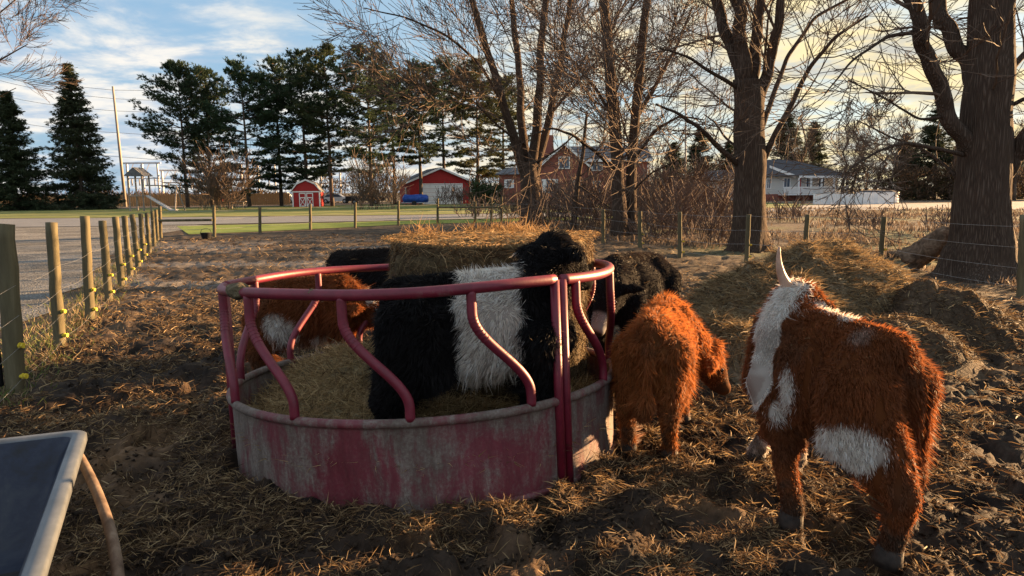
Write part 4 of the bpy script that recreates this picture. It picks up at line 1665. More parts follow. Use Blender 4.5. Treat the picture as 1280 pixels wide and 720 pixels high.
# ------------------------------------------------------------------ brush thickets
def brush(x, y, h, w, ns, seed, name, label, group, rmin=.006, mat='twig', lvl=1):
    rs = np.random.default_rng(seed)
    mb = MB()
    for k in range(ns):
        p = np.array([np.clip(rs.normal(0, w * .4), -w * .7, w * .7), np.clip(rs.normal(0, w * .3), -w * .5, w * .5), 0])
        d = np.array([rs.normal(0, .30), rs.normal(0, .30), 1])
        rtwig(mb, p, d, h * rs.uniform(.45, 1.1), .012, lvl, rs, rmin, up=.1)
    o = mb.build(name, M[mat], None)
    o.location = (x, y, 0)
    return tag(o, label, 'bush', group)


M['redtwig'] = noise_mat('red_brown_twig', [(0.3, (0.075, 0.054, 0.044)), (0.7, (0.17, 0.122, 0.098))], 5, 0.9)
k = 0
for px, Y, h, w, ns in ((648, 40, 1.5, 1.5, 40), (690, 30, 1.6, 1.6, 44), (735, 32, 2.2, 2.0, 50), (750, 26.5, 1.4, 1.5, 40), (770, 34, 2.6, 2.2, 54), (822, 29, 2.2, 2.0, 54), (850, 24, 1.7, 1.7, 50), (868, 32, 2.7, 2.2, 54), (893, 27, 2.0, 1.7, 46), (832, 21.5, 1.1, 1.3, 38), (898, 20, 1.0, 1.1, 30), (912, 37, 2.0, 2.0, 44), (800, 40, 2.5, 2.6, 54), (705, 40, 2.2, 2.4, 50), (600, 44, 1.2, 1.8, 36), (985, 33, 1.2, 1.6, 30), (1085, 27, .9, 1.4, 26), (1180, 24, .9, 1.3, 24)):
    c = W(px, 260, Y)
    brush(c[0], Y, h, w, ns, 300 + k, 'brush', 'tangled red brown leafless brush growing along the back fence', 'brush along the back fence', .006 + .00022 * Y, 'redtwig')
    k += 1
brush(*(W(275, 255, 70)[:2]), 5.2, 2.6, 46, 401, 'shrub', 'grey round leafless shrub left of the picnic table on the lawn', None, .022)
brush(*(W(466, 250, 66)[:2]), 4.6, 3.0, 40, 402, 'shrub', 'spreading leafless shrub on the lawn left of the red garage', None, .022)
brush(*(W(568, 250, 84)[:2]), 2.2, 3.0, 34, 403, 'shrub', 'bare rounded shrub before the white garage door', None, .026, 'redtwig')
brush(*(W(604, 250, 80)[:2]), 2.6, 2.2, 40, 404, 'shrub', 'bare twiggy shrub between garage and brick house', None, .026)


# ------------------------------------------------------------------ conifers
def conifer(px, base_y, top_y, Y, style, label, group, seed, wid, cb=.12, tint=(1, 1, 1), dens=1.0, name='pine_tree'):
    rs = np.random.default_rng(seed)
    b = W(px, base_y, Y)
    top = W(px, top_y, Y)
    h = top[2]
    root = empty(name, (b[0], Y, 0))
    tag(root, label, 'tree', group)
    k = 12
    zs = np.linspace(-.3, h * .97, k)
    P = np.stack([np.cumsum(rs.normal(0, .03, k)), np.cumsum(rs.normal(0, .03, k)), zs], -1)
    tr = MB().tube(P, np.linspace(.011 * h + .07, .03, k), 8)
    p0, p1, p2_, cc = [], [], [], []
    z = cb * h
    step = (.042 if style == 'pine' else .027) * h
    lb = MB()
    while z < h * .985:
        f = (z - cb * h) / (h - cb * h)
        if style == 'pine':
            prof = (0.55 + .75 * f) if f < .35 else (0.81 + .19) * max(0.0, 1.02 - ((f - .35) / .67) ** 1.6 * .93)
            nl = rs.integers(5, 9)
            rise = -.06 + .62 * f ** 1.5
        else:
            prof = max(.03, 1.0 - f) ** .9
            nl = rs.integers(5, 8)
            rise = -.28 + .5 * f
        for q in range(int(nl * dens + .5)):
            if style == 'pine' and f < .45 and rs.random() < .30:
                continue
            az = rs.uniform(0, 2 * math.pi)
            Ln = wid * prof * rs.uniform(.55, 1.15)
            if style != 'pine':
                Ln = wid * prof * rs.uniform(.75, 1.08)
            if Ln < .25:
                Ln = .25
            d = np.array([math.cos(az), math.sin(az), rise + rs.normal(0, .10)])
            n = 6
            t = np.linspace(0, 1, n)
            bp = np.interp(z, zs, P[:, 0]), np.interp(z, zs, P[:, 1]), z
            curve = (.18 if style == 'pine' else .10) * Ln
            L_ = np.array(bp) + d[None] * (Ln * t)[:, None] + np.array([0, 0, 1]) * (curve * (t ** 2) - (0 if style == 'pine' else .15 * Ln) * np.sin(t * math.pi))[:, None]
            lb.tube(L_, np.linspace(.05, .012, n) * (h / 14), 3, cap=False)
            nt_ = int((9 + Ln * 8.5) * (1.0 if style == 'pine' else 1.15))
            for _ in range(nt_):
                u = (.28 if style == 'pine' else .12) + .75 * rs.random() ** .8
                u = min(u, 1.0)
                c = np.array([np.interp(u, t, L_[:, j]) for j in range(3)])
                spread = .16 + .20 * (1 - abs(u - .6)) * min(1.0, Ln / 2)
                c = c + rs.normal(0, spread, 3) * np.array([1, 1, (.16 + .35 * f) if style == 'pine' else .35])
                m = 9
                dd = rs.normal(0, .6, (m, 3)) * np.array([1, 1, .5]) + d * .8 + np.array([0, 0, (.12 + .4 * f) if style == 'pine' else -.2])
                dd /= np.linalg.norm(dd, axis=1)[:, None]
                ll = rs.uniform(.16, .36, (m, 1)) * (h / 14) ** .5
                q0 = np.tile(c, (m, 1)) + rs.normal(0, .05, (m, 3))
                p0.append(q0)
                p1.append(q0 + dd * ll * .5)
                p2_.append(q0 + dd * ll)
                sh = rs.uniform(.7, 1.35)
                cc.append(np.tile(np.array([.046, .070, .040]) * np.array(tint) * sh, (m, 1)) * rs.uniform(.8, 1.2, (m, 1)))
        z += step * rs.uniform(.7, 1.3)
    tr.v += []
    t_ = tr.build('trunk', M['pine_bark'], root, True)
    lb.build('limbs', M['pine_bark'], t_)
    strands('crown', np.concatenate(p0), np.concatenate(p1), np.concatenate(p2_), .06 * (h / 14) ** .5, np.concatenate(cc), M['needle'], root)
    return root


conifer(22, 262, 112, 74, 'spruce', 'dark broad spruce standing at the left edge of the lawn', 'spruces at the left', 501, 4.6, .05, (.95, .85, .8), 1.15, 'spruce_tree')
conifer(104, 262, 76, 76, 'spruce', 'tall conical spruce left of the leaning utility pole', 'spruces at the left', 502, 4.4, .07, (1.15, .95, .95), 1.1, 'spruce_tree')
PN = [(235, 84, 70, 4.9, .10, (1, 1, 1)), (266, 86, 73, 3.8, .10, (1, 1, 1)), (312, 76, 69, 4.2, .10, (.95, 1.05, 1)), (352, 72, 73, 3.8, .12, (1, 1, 1)), (385, 66, 70, 4.0, .13, (1, 1, 1)), (416, 60, 68, 4.0, .2, (1.2, 1.05, .95)), (464, 58, 66, 4.4, .22, (1.1, 1.1, 1)), (494, 92, 78, 3.6, .3, (1, 1, 1)), (527, 80, 74, 4.0, .3, (1.05, 1, 1)), (556, 76, 82, 4.4, .28, (.95, 1.05, 1)), (598, 78, 80, 4.8, .2, (1.5, 1.05, .85)), (630, 95, 90, 4.2, .2, (1.3, 1.0, .9))]  # pine right of the garage has orange sunlight put into its tint
pos_words = ['leftmost wide pine of the row with a bare left side', 'second pine from the left in the row, narrow', 'third pine from the left in the row, deep green', 'fourth pine from the left, just left of the red shed', 'fifth pine from the left, rising right behind the red shed', 'sixth pine from the left, with a thin open yellowish top', 'seventh pine from the left, tall and dense', 'shorter pine behind the gap left of the red garage', 'pine rising behind the left corner of the red garage', 'pine rising behind the ridge of the red garage', 'pine right of the red garage, needles tinted orange as if sunlit', 'brownish pine behind the forked bare tree']
for i, (px, ty, Y, w, cb, tint) in enumerate(PN):
    conifer(px, 258, ty, Y + 15, 'pine', pos_words[i], 'row of pines behind the lawn', 510 + i, w * 1.2, cb, tint)
FC = [(842, 178, 100, 4.5), (872, 160, 108, 5), (908, 178, 112, 5), (982, 140, 112, 5.5), (1012, 150, 118, 5), (1168, 118, 92, 5.0), (1130, 165, 104, 4.5), (1205, 150, 100, 4.5), (1260, 175, 95, 4.5)]
fl = ['dark conifer in the distance left of the twin pole', 'dark conifer beyond the tall bare pole', 'dark conifer just left of the wide tree trunk', 'tall dark conifer behind the white house roof', 'dark conifer behind the porch of the white house', 'tall dark conifer left of the massive right tree', 'distant conifer among bare trees above the white fence', 'distant conifer partly hidden by the massive right tree', 'distant conifer at the right edge beyond the massive tree']
for i, (px, ty, Y, w) in enumerate(FC):
    conifer(px, 250, ty, Y, 'spruce', fl[i], 'distant conifers on the right', 530 + i, w, .08, (1.0, .8, .75), .9, 'spruce_tree')

# distant bare trees on the right
tw = 0
for px, ty, Y in ((1002, 120, 105), (1052, 130, 98), (1066, 150, 92), (1082, 138, 100), (1096, 128, 96), (1112, 150, 92), (1128, 140, 102), (1146, 160, 94), (1188, 160, 88), (1200, 175, 90), (1268, 150, 85), (745, 120, 110), (800, 150, 110)):
    rs = np.random.default_rng(600 + tw)
    b = W(px, 248, Y)
    h = W(px, ty, Y)[2]
    root = empty('bare_tree', (b[0], Y, 0))
    names = 'first second third fourth fifth sixth seventh eighth ninth tenth eleventh'.split()
    lab = (names[tw] + ' of the distant bare trees, counted from the white house rightwards') if tw < 11 else ('distant bare tree behind the brick house roof' if tw == 11 else 'distant bare tree right of the twin stems')
    tag(root, lab, 'tree', 'distant bare trees')
    P = np.array([[rs.normal(0, .15) * q, rs.normal(0, .15) * q, h * q / 8] for q in range(9)])
    MB().tube(P, np.linspace(.20, .03, 9), 7).build('trunk', M['twig'], root, True)
    mb = MB()
    for q in range(44):
        f = rs.uniform(.18, .98)
        p = np.array([np.interp(f * 8, range(9), P[:, j]) for j in range(3)])
        a = rs.uniform(0, 6.28)
        rtwig(mb, p, (math.cos(a) * .7, math.sin(a) * .7, .8), h * .30 * (1.1 - f * .7) * rs.uniform(.6, 1.2), .04, 1, rs, .020, up=.2)
    mb.build('branches', M['twig'], root)
    tw += 1

# low hedge masses far behind on the right and left
def hedge(px0, px1, Y, hmax, seed, label, tint):
    rs = np.random.default_rng(seed)
    a, b = W(px0, 250, Y), W(px1, 250, Y)
    n = int(900 * abs(px1 - px0) / 100 * 2.2)
    t = rs.random(n)
    hh = hmax * (.55 + .6 * fbm(p2(t * abs(b[0] - a[0]) * .35, 0 * t, seed), 3))
    q0 = np.stack([a[0] + (b[0] - a[0]) * t, Y + rs.normal(0, 1.0, n), rs.random(n) ** .8 * hh], -1)
    d = rs.normal(0, .6, (n, 3)) + np.array([0, 0, .5])
    q1 = q0 + d * .3
    q2 = q1 + (d + rs.normal(0, .3, (n, 3))) * .3
    c = np.array(tint) * rs.uniform(.6, 1.4, (n, 1))
    tag(strands('hedge', q0, q1, q2, .10, c, M['needle']), label, 'hedge', kind='stuff')


hedge(1050, 1400, 88, 4.2, 3, 'dark far undergrowth beyond the right field', (.085, .055, .035))
hedge(780, 960, 110, 4.5, 4, 'dark far undergrowth left of the white house', (.06, .05, .038))
hedge(-160, 360, 104, 2.0, 5, 'low brown undergrowth behind the plank fence', (.10, .07, .045))
hedge(400, 640, 112, 5.0, 6, 'far brown undergrowth behind the red garage', (.09, .07, .05))
hedge(590, 628, 78, 2.8, 7, 'dark evergreen shrubs left of the brick house', (.03, .045, .02))


# ------------------------------------------------------------------ buildings
def HX(px, Y):
    return W(px, 250, Y)[0]


def HZ(px, py, Y):
    return W(px, py, Y)[2]


def window(parent, x0, x1, z0, z1, y, shutters=False, org=(0, 0, 0), rot=None, side=-1):
    mb = MB()
    fr = .10
    mb.box((x0 - fr, y - .08, z0 - fr), (x0, y + .02, z1 + fr), None, rot, org)
    mb.box((x1, y - .08, z0 - fr), (x1 + fr, y + .02, z1 + fr), None, rot, org)
    mb.box((x0, y - .08, z0 - fr), (x1, y + .02, z0), None, rot, org)
    mb.box((x0, y - .08, z1), (x1, y + .02, z1 + fr), None, rot, org)
    xm = (x0 + x1) / 2
    mb.box((xm - .03, y - .07, z0), (xm + .03, y, z1), None, rot, org)
    w = mb.build('window', M['white'], parent)
    MB().box((x0 + .003, y - .03, z0 + .003), (x1 - .003, y + .01, z1 - .003), None, rot, org).build('pane', M['glass'], w)
    if shutters:
        sw = (x1 - x0) * .5
        mb = MB()
        mb.box((x0 - fr - sw, y - .05, z0 - .08), (x0 - fr - .01, y + .02, z1 + .08), None, rot, org)
        mb.box((x1 + fr + .01, y - .05, z0 - .08), (x1 + fr + sw, y + .02, z1 + .08), None, rot, org)
        mb.build('shutters', M['white'], w)


# brick house
Y = 78.0
root = empty('brick_house', (HX(705, Y), Y, 0))
tag(root, 'two storey red brick house with a chimney half hidden by bare trees', 'house')
ox = HX(705, Y)
xr = lambda p: HX(p, Y) - ox
zr = lambda p, q: HZ(p, q, Y)
ze, za = zr(705, 204), zr(705, 178)
xl, xr_ = xr(676), xr(734)
mb = MB().prism([(xl, 0, -.2), (xr_, 0, -.2), (xr_, 0, ze), (0, 0, za - .3), (xl, 0, ze)], (0, 0, 0), (0, 9, 0))
mb.build('front_gable', M['brick'], root)
mb = MB()
ex = .5
sl = (za - ze) / (0 - xl)
mb.prism([(xl - ex, 0, ze - ex * sl), (0, 0, za), (0, 0, za - .28), (xl - ex, 0, ze - ex * sl - .28)], (0, -.45, 0), (0, 9.2, 0))
sl2 = (za - ze) / xr_
mb.prism([(xr_ + ex, 0, ze - ex * sl2), (.002, 0, za), (.002, 0, za - .28), (xr_ + ex, 0, ze - ex * sl2 - .28)], (0, -.45, 0), (0, 9.2, 0))
rf = mb.build('roof', M['roof'], root)
mb = MB()
mb.prism([(xl - ex, -.47, ze - ex * sl - .02), (0, -.47, za - .02), (0, -.47, za - .34), (xl - ex, -.47, ze - ex * sl - .34)], (0, -.05, 0), (0, 0, 0))
mb.prism([(xr_ + ex, -.47, ze - ex * sl2 - .02), (.003, -.47, za - .02), (.003, -.47, za - .34), (xr_ + ex, -.47, ze - ex * sl2 - .34)], (0, -.05, 0), (0, 0, 0))
mb.build('roof_trim', M['white'], root)
cx0, cx1 = xr(680), xr(694)
MB().box((cx0, 3.0, ze), (cx1, 4.2, zr(690, 166))).build('chimney', M['brick'], rf)
wx0, wx1 = xr_ + .01, xr(812)
we = zr(760, 198)
MB().box((wx0, 1.5, -.2), (wx1, 8.5, we)).build('side_wing', M['brick'], root)
rz = zr(760, 179)
mb = MB().prism([(xr_ - 1.5, .9, we - .1), (xr_ - 1.5, 5, rz), (xr_ - 1.5, 9.1, we - .1)], (0, 0, 0), (wx1 - xr_ + 2.0, 0, 0))
mb.build('roof', M['roof'], root)
MB().box((wx0, .86, we - .32), (wx1 + .4, .90, we - .02)).build('roof_trim', M['white'], root)
lx0, lx1 = xr(624), xl - .01
le = zr(640, 217)
MB().box((lx0, 1.5, -.2), (lx1, 6, le)).build('side_wing', M['brick'], root)
mb = MB().prism([(lx0 - .5, 1.0, le - .05), (lx0 + .8, 3.6, zr(640, 208)), (lx0 - .5, 6.3, le - .05)], (0, 0, 0), (lx1 - lx0 + .4, 0, 0))
mb.build('roof', M['roof'], root)
for a, b, c, d, y, sh in ((699, 711, 197, 210, 0, False), (742, 754, 205, 212, 1.5, False), (683, 692, 225, 240, 0, True), (718, 726, 227, 238, 0, False), (744, 752, 227, 239, 1.5, False), (634, 639, 225, 234, 1.5, True), (655, 660, 230, 241, 1.5, False)):
    window(root, xr(a), xr(b), zr(a, d), zr(a, c), y, sh)

# white house with porch
Y = 95.0
ox = HX(970, Y)
root = empty('white_house', (ox, Y, 0))
tag(root, 'single storey pale house with a dark hipped roof and railed porch on the right', 'house')
z0 = -.2
zw = zr(990, 220)
MB().box((xr(893), 1, z0), (xr(953), 9, zr(920, 224))).build('side_wing', M['siding'], root)
mb = MB()
e0, e1, zz_ = xr(888), xr(953), zr(920, 223)
mb.prism([(0, .3, zz_), (0, 5, zr(920, 211)), (0, 9.6, zz_)], (e0, 0, 0), (e1, 0, 0))
mb.build('roof', M['darkroof'], root)
MB().box((e0, .22, zz_ - .25), (e1 - .02, .28, zz_ - .01)).build('roof_trim', M['white'], root)
MB().box((xr(953) + .01, 0, .9), (xr(1046), 10, zw)).build('wall', M['siding'], root)
MB().box((xr(953), -.03, z0), (xr(1046), 10.03, .895)).build('foundation', M['brick'], root)
mb = MB()
A = [(xr(948), -.6, zw), (xr(1058), -2.2, zw - .1), (xr(1058), 10.6, zw), (xr(948), 10.6, zw)]
Bq = [(xr(968), 4.6, zr(968, 198)), (xr(1000), 4.6, zr(1000, 197))]
mb.add(A + Bq, [(0, 1, 5, 4), (1, 2, 5), (2, 3, 4, 5), (3, 0, 4), (3, 2, 1, 0)])
mb.build('roof', M['darkroof'], root)
MB().prism([(xr(990), -2.0, zw - .28), (xr(1058), -2.26, zw - .38), (xr(1058), -2.26, zw - .10), (xr(990), -2.0, zw)], (0, -.06, 0), (0, 0, 0)).build('roof_trim', M['white'], root)
MB().prism([(xr(958), -.66, zr(958, 207)), (xr(991), -.66, zr(991, 219)), (xr(991), -.66, zr(991, 223)), (xr(958), -.66, zr(958, 210))], (0, -.06, 0), (0, 0, 0)).build('roof_trim', M['white'], root)
MB().box((xr(972), -2.1, .75), (xr(1050), -.04, .93)).build('porch_floor', M['white'], root)
for p in (990, 1005, 1018, 1033, 1049):
    MB().box((xr(p) - .1, -2.08, .931), (xr(p) + .1, -1.88, zw - .3)).build('porch_post', M['white'], root)
mb = MB()
mb.box((xr(972), -2.09, 1.75), (xr(1049), -2.03, 1.85))
mb.box((xr(972), -2.09, 1.0), (xr(1049), -2.03, 1.08))
for q in np.arange(xr(972), xr(1049), .17):
    mb.box((q, -2.085, 1.081), (q + .10, -2.04, 1.749))
mb.build('porch_railing', M['white'], root)
mb = MB()
for k in range(5):
    mb.box((xr(1050) + .02 + k * .3, -2.0, z0), (xr(1050) + .32 + k * .3, -.6, .75 - k * .16))
mb.build('steps', M['white'], root)
mb = MB().prism([(xr(1050), -2.06, 1.75), (xr(1062), -2.06, .95), (xr(1062), -2.06, .80), (xr(1050), -2.06, 1.55)], (0, -.05, 0), (0, 0, 0))
mb.build('stair_rail', M['white'], root)
for a, b, c, d in ((958, 962, 224, 235), (979, 986, 223, 234), (1007, 1013, 223, 234), (1022, 1029, 223, 236)):
    window(root, xr(a), xr(b), zr(a, d), zr(a, c), 0)
window(root, xr(907), xr(911), zr(907, 238), zr(907, 226), 1)
MB().box((xr(996), -.05, .94), (xr(1000), .02, 3.0)).build('door', M['red'], root)

# white panel fence before it
a, b = W(1017, 255, 71), W(1118, 255, 69)
root = empty('white_fence', (a[0], a[1], 0))
tag(root, 'white panel fence in front of the porch house', 'fence')
n = 46
v = (b - a) / n
rot = math.atan2(v[1], v[0])
Ls = math.hypot(v[0], v[1])
hf = 1.02
mb = MB()
for k in range(n):
    mb.box((Ls * k + .008, -.03, .02), (Ls * (k + 1) - .008, .0, hf + .02 * (k % 2)), None, rot)
mb.build('pickets', M['white'], root)
mb = MB()
for k in range(0, n + 1, 9):
    mb.box((Ls * k - .06, .003, 0), (Ls * k + .06, .11, hf + .08), None, rot)
mb.build('fence_posts', M['white'], root)
r2 = W(1097, 240, 76)
mb = MB()
t = np.linspace(0, 2 * math.pi, 33)[:-1]
mb.prism([(2.2 * math.cos(q), 1.6 * math.sin(q), 0) for q in t], (0, 0, 0), (0, 0, 1.15))
pl = mb.build('pool', M['white'], None)
pl.location = (r2[0], r2[1], 0)
tag(pl, 'round pool with a dark cover rising behind the white fence', 'pool')
bm = bmesh.new()
bmesh.ops.create_uvsphere(bm, u_segments=24, v_segments=8, radius=1)
for vv in bm.verts:
    vv.co = Vector((vv.co.x * 2.1, vv.co.y * 1.5, max(0, vv.co.z) * .25))
me = bpy.data.meshes.new('pool_cover')
bm.to_mesh(me)
bm.free()
o = link('pool_cover', me, M['darkroof'], pl)
o.location = (0, 0, 1.153)

# red garage
Y = 90.0
c = W(513, 253, Y)
rot = math.atan2(.30, .95)
root = empty('garage', (c[0], Y, 0), rot)
tag(root, 'red garage with a wide white door and grey gable roof', 'garage')
wf, dp = 7.9, 8.5
ze = HZ(513, 227, Y)
za = ze + 1.6
MB().prism([(0, 0, -.2), (wf, 0, -.2), (wf, 0, ze), (wf / 2, 0, za), (0, 0, ze)], (0, 0, 0), (0, dp, 0)).build('wall', M['red'], root)
mb = MB()
s_ = (za - ze) / (wf / 2)
for sg, x0 in ((-1, 0), (1, wf)):
    xe = x0 + sg * .55
    mid = wf / 2 + sg * .002
    mb.prism([(xe, 0, ze - .55 * s_ + .02), (mid, 0, za + .06), (mid, 0, za + .22), (xe, 0, ze - .55 * s_ + .18)], (0, -.4, 0), (0, dp + .4, 0))
mb.build('roof', M['roof'], root)
mb = MB()
for sg, x0 in ((-1, 0), (1, wf)):
    xe = x0 + sg * .57
    mid = wf / 2 + sg * .003
    mb.prism([(xe, -.42, ze - .57 * s_ - .06), (mid, -.42, za - .02), (mid, -.42, za + .23), (xe, -.42, ze - .57 * s_ + .19)], (0, -.05, 0), (0, 0, 0))
mb.build('roof_trim', M['white'], root)
mb = MB()
for k in range(5):
    mb.box((1.75, -.05, .0 + k * .50 + .01), (6.75, -.01, .0 + k * .50 + .49))
mb.build('garage_door', M['white'], root)
mb = MB()
mb.box((1.6, -.08, 0), (1.74, .02, 2.6)).box((6.76, -.08, 0), (6.9, .02, 2.6)).box((1.6, -.08, 2.52), (6.9, .021, 2.66))
mb.build('door_frame', M['white'], root)
mb = MB().box((-.06, 2.8, 1.2), (.0, 3.8, 2.2))
w = mb.build('window', M['white'], root)
MB().box((-.08, 2.9, 1.3), (-.062, 3.7, 2.1)).build('pane', M['glass'], w)

# red shed
Y = 80.0
c = W(366, 258, Y)
rot = math.atan2(.13, .99)
root = empty('garden_shed', (c[0], Y, 0), rot)
tag(root, 'small red barn style shed with white crossed doors on the lawn', 'shed')
k_ = Y / 870
wf = 33.5 * k_
he = HZ(366, 239, Y)
prof = [(0, he), (.6, he + .75), (wf / 2, he + 1.15), (wf - .6, he + .75), (wf, he)]
MB().prism([(0, 0, -.1), (wf, 0, -.1)] + [(x, 0, z) for x, z in prof[::-1]], (0, 0, 0), (0, 3.2, 0)).build('wall', M['red'], root)
op = [(-.18, he - .12), (.55, he + .80), (wf / 2, he + 1.24), (wf - .55, he + .80), (wf + .18, he - .12)]
ip = [(x, z + .0) for x, z in prof]
mb, tm_ = MB(), MB()
for (a, b) in zip(op[:-1], op[1:]):
    q = [(a[0], 0, a[1]), (b[0], 0, b[1]), (b[0], 0, b[1] + .10), (a[0], 0, a[1] + .10)]
    mb.prism(q, (0, -.15, 0), (0, 3.4, 0))
    q = [(a[0], -.152, a[1] - .06), (b[0], -.152, b[1] - .06), (b[0], -.152, b[1] + .12), (a[0], -.152, a[1] + .12)]
    tm_.prism(q, (0, -.05, 0), (0, 0, 0))
mb.build('roof', M['roof'], root)
tm_.build('roof_trim', M['white'], root)
tm_ = MB()
tm_.box((-.02, -.06, 0), (.12, .0, he)).box((wf - .12, -.06, 0), (wf + .02, .0, he)).box((.121, -.055, he - .14), (wf - .121, .0, he - .01))
tm_.build('corner_trim', M['white'], root)
for d0 in (.75, wf / 2 + .03):
    d1 = d0 + wf / 2 - .8
    mb = MB()
    mb.box((d0, -.05, .05), (d1, -.012, he - .2))
    dr = mb.build('door', M['red'], root)
    mb = MB()
    for a in ((d0, .05, d0 + .09, he - .2), (d1 - .09, .05, d1, he - .2), (d0 + .09, .05, d1 - .09, .15), (d0 + .09, he - .3, d1 - .09, he - .2), (d0 + .09, 1.0, d1 - .09, 1.1)):
        mb.box((a[0], -.08, a[1]), (a[2], -.051, a[3]))
    mb.tube([(d0 + .09, -.072, .15), (d1 - .09, -.072, 1.0)], .04, 4)
    mb.tube([(d0 + .09, -.078, 1.0), (d1 - .09, -.078, .15)], .04, 4)
    mb.build('door_trim', M['white'], dr)

# long plank fence in the left background
a, b = W(-120, 262, 92), W(362, 259, 98)
root = empty('plank_fence', (a[0], a[1], 0))
tag(root, 'long weathered brown plank fence behind the spruces and pines', 'fence')
rot = math.atan2(b[1] - a[1], b[0] - a[0])
Lf = math.hypot(b[0] - a[0], b[1] - a[1])
mb = MB()
q = 0.0
while q < Lf:
    mb.box((q, 0, 0), (q + .27, .03, 1.55 + .06 * random.random()), None, rot)
    q += .30
mb.build('planks', M['planks'], root)
mb = MB().box((0, .032, .3), (Lf, .08, .42), None, rot).box((0, .032, 1.2), (Lf, .08, 1.32), None, rot)
mb.build('fence_rails', M['planks'], root)

# utility poles and lines
def pole(base, top, Y, r, label, arms):
    b, t = W(*base, Y), W(*top, Y)
    root = empty('utility_pole', (b[0], Y, 0))
    tag(root, label, 'utility pole')
    T = np.array([t[0] - b[0], 0, t[2]])
    MB().tube([(0, 0, -.3), T * .5, T], [r, r * .85, r * .65], 10).build('pole_shaft', M['polewood'], root, True)
    if arms:
        mb = MB()
        for f, w in arms:
            p = T * f
            mb.box((p[0] - w, -.18, p[2] - .06), (p[0] + w, -.06, p[2] + .06))
        mb.build('cross_arm', M['polewood'], root)
    return np.array([b[0], Y, 0]), T


pb, pT = pole((157, 256), (141, 108), 92, .20, 'tall weathered utility pole leaning left beside the conical spruce', ())
pole((857, 250), (857, 120), 88, .12, 'thin dark utility pole left of the wide tree trunk', ((.93, .7),))
i = 0
for f, dz, rgt in ((.97, 0, (520, 95, 130)), (.80, 0, (520, 130, 130)), (.62, 0, (520, 168, 130)), (.42, 0, (520, 203, 130)), (.90, 0, (520, 118, 130))):
    p = pb + pT * f
    Lq = W(-90, [62, 92, 124, 150, 72][i], 100)
    Rq = W(*rgt)
    mb = MB()
    for a, b in ((Lq, p), (p, Rq)):
        t = np.linspace(0, 1, 22)
        P = a + (b - a) * t[:, None]
        P[:, 2] -= 1.0 * np.sin(math.pi * t)
        mb.tube(P, .022, 4)
    tag(mb.build('power_line', M['dark'], None), ['topmost', 'third highest', 'fourth highest', 'lowest', 'second highest'][i] + ' power line crossing the sky at the leaning pole', 'power line', 'power lines at the left')
    i += 1

# steel switchyard frames
def gantry(px0, px1, ybase, ytop, Y, label, n):
    a, b = W(px0, ybase, Y), W(px1, ybase, Y)
    h = W(px0, ytop, Y)[2]
    root = empty('steel_gantry', (a[0], Y, 0))
    tag(root, label, 'gantry', 'switchyard frames')
    w = b[0] - a[0]
    mb = MB()
    for k in range(n):
        x = w * k / (n - 1)
        mb.box((x - .14, -.14, 0), (x + .14, .14, h))
    mb.build('columns', M['steel'], root)
    mb = MB()
    mb.box((-.6, -.12, h - .002), (w + .6, .12, h + .28))
    mb.box((.15, -.10, h * .62), (w - .15, .10, h * .62 + .2))
    for k in range(int(w / 1.4)):
        mb.tube([(k * 1.4, -.02, h * .66), (k * 1.4 + 1.2, -.02, h)], .06, 4)
    mb.build('beams', M['steel'], root)
    for k in range(4):
        x = w * (k + .5) / 4
        MB().tube([(x, 0, h * .62 - .02), (x, 0, h * .45)], .11, 6).build('insulator', M['polewood'], root)


gantry(162, 200, 250, 205, 125, 'pale steel frame between conical spruce and leftmost pine', 3)
gantry(205, 262, 250, 214, 128, 'pale steel frame behind the leftmost pine', 3)
gantry(283, 345, 248, 206, 126, 'pale steel frame seen between the pines left of the shed', 4)
gantry(402, 450, 248, 216, 130, 'pale steel frame right of the red shed', 3)

# swing and slide set
Y = 66.0
c = W(163, 262, Y)
root = empty('play_set', (c[0], Y, 0))
tag(root, 'pale wooden play set with a slide beside the leaning utility pole', 'play set')
mb = MB()
for x in (0, 1.3):
    for y in (0, 1.3):
        mb.box((x - .06, y - .06, 0), (x + .06, y + .06, 3.6))
mb.build('tower_posts', M['polewood'], root)
MB().box((-.1, -.1, 1.4), (1.4, 1.4, 1.5)).build('platform', M['polewood'], root)
mb = MB().prism([(-.3, -.2, 3.3), (.65, -.2, 4.1), (1.6, -.2, 3.3)], (0, 0, 0), (0, 1.8, 0))
mb.build('roof', M['roof'], root)
mb = MB().prism([(1.4, 0, 1.5), (3.6, 0, .15), (4.1, 0, .15), (4.1, 0, .05), (3.5, 0, .05), (1.4, 0, 1.38)], (0, .3, 0), (0, .9, 0))
mb.build('slide', M['steel'], root)
mb = MB()
mb.tube([(1.3, .6, 2.4), (4.2, .6, 2.4)], .06, 6)
mb.tube([(4.2, .6, 2.4), (4.4, -.4, 0)], .06, 6)
mb.tube([(4.2, .6, 2.4), (4.4, 1.6, 0)], .06, 6)
mb.build('swing_frame', M['polewood'], root)
mb = MB()
for x in (2.2, 2.6):
    mb.tube([(x, .6, 2.4), (x, .6, .5)], .012, 4)
mb.box((2.18, .5, .46), (2.62, .7, .5))
mb.build('swing', M['dark'], root)

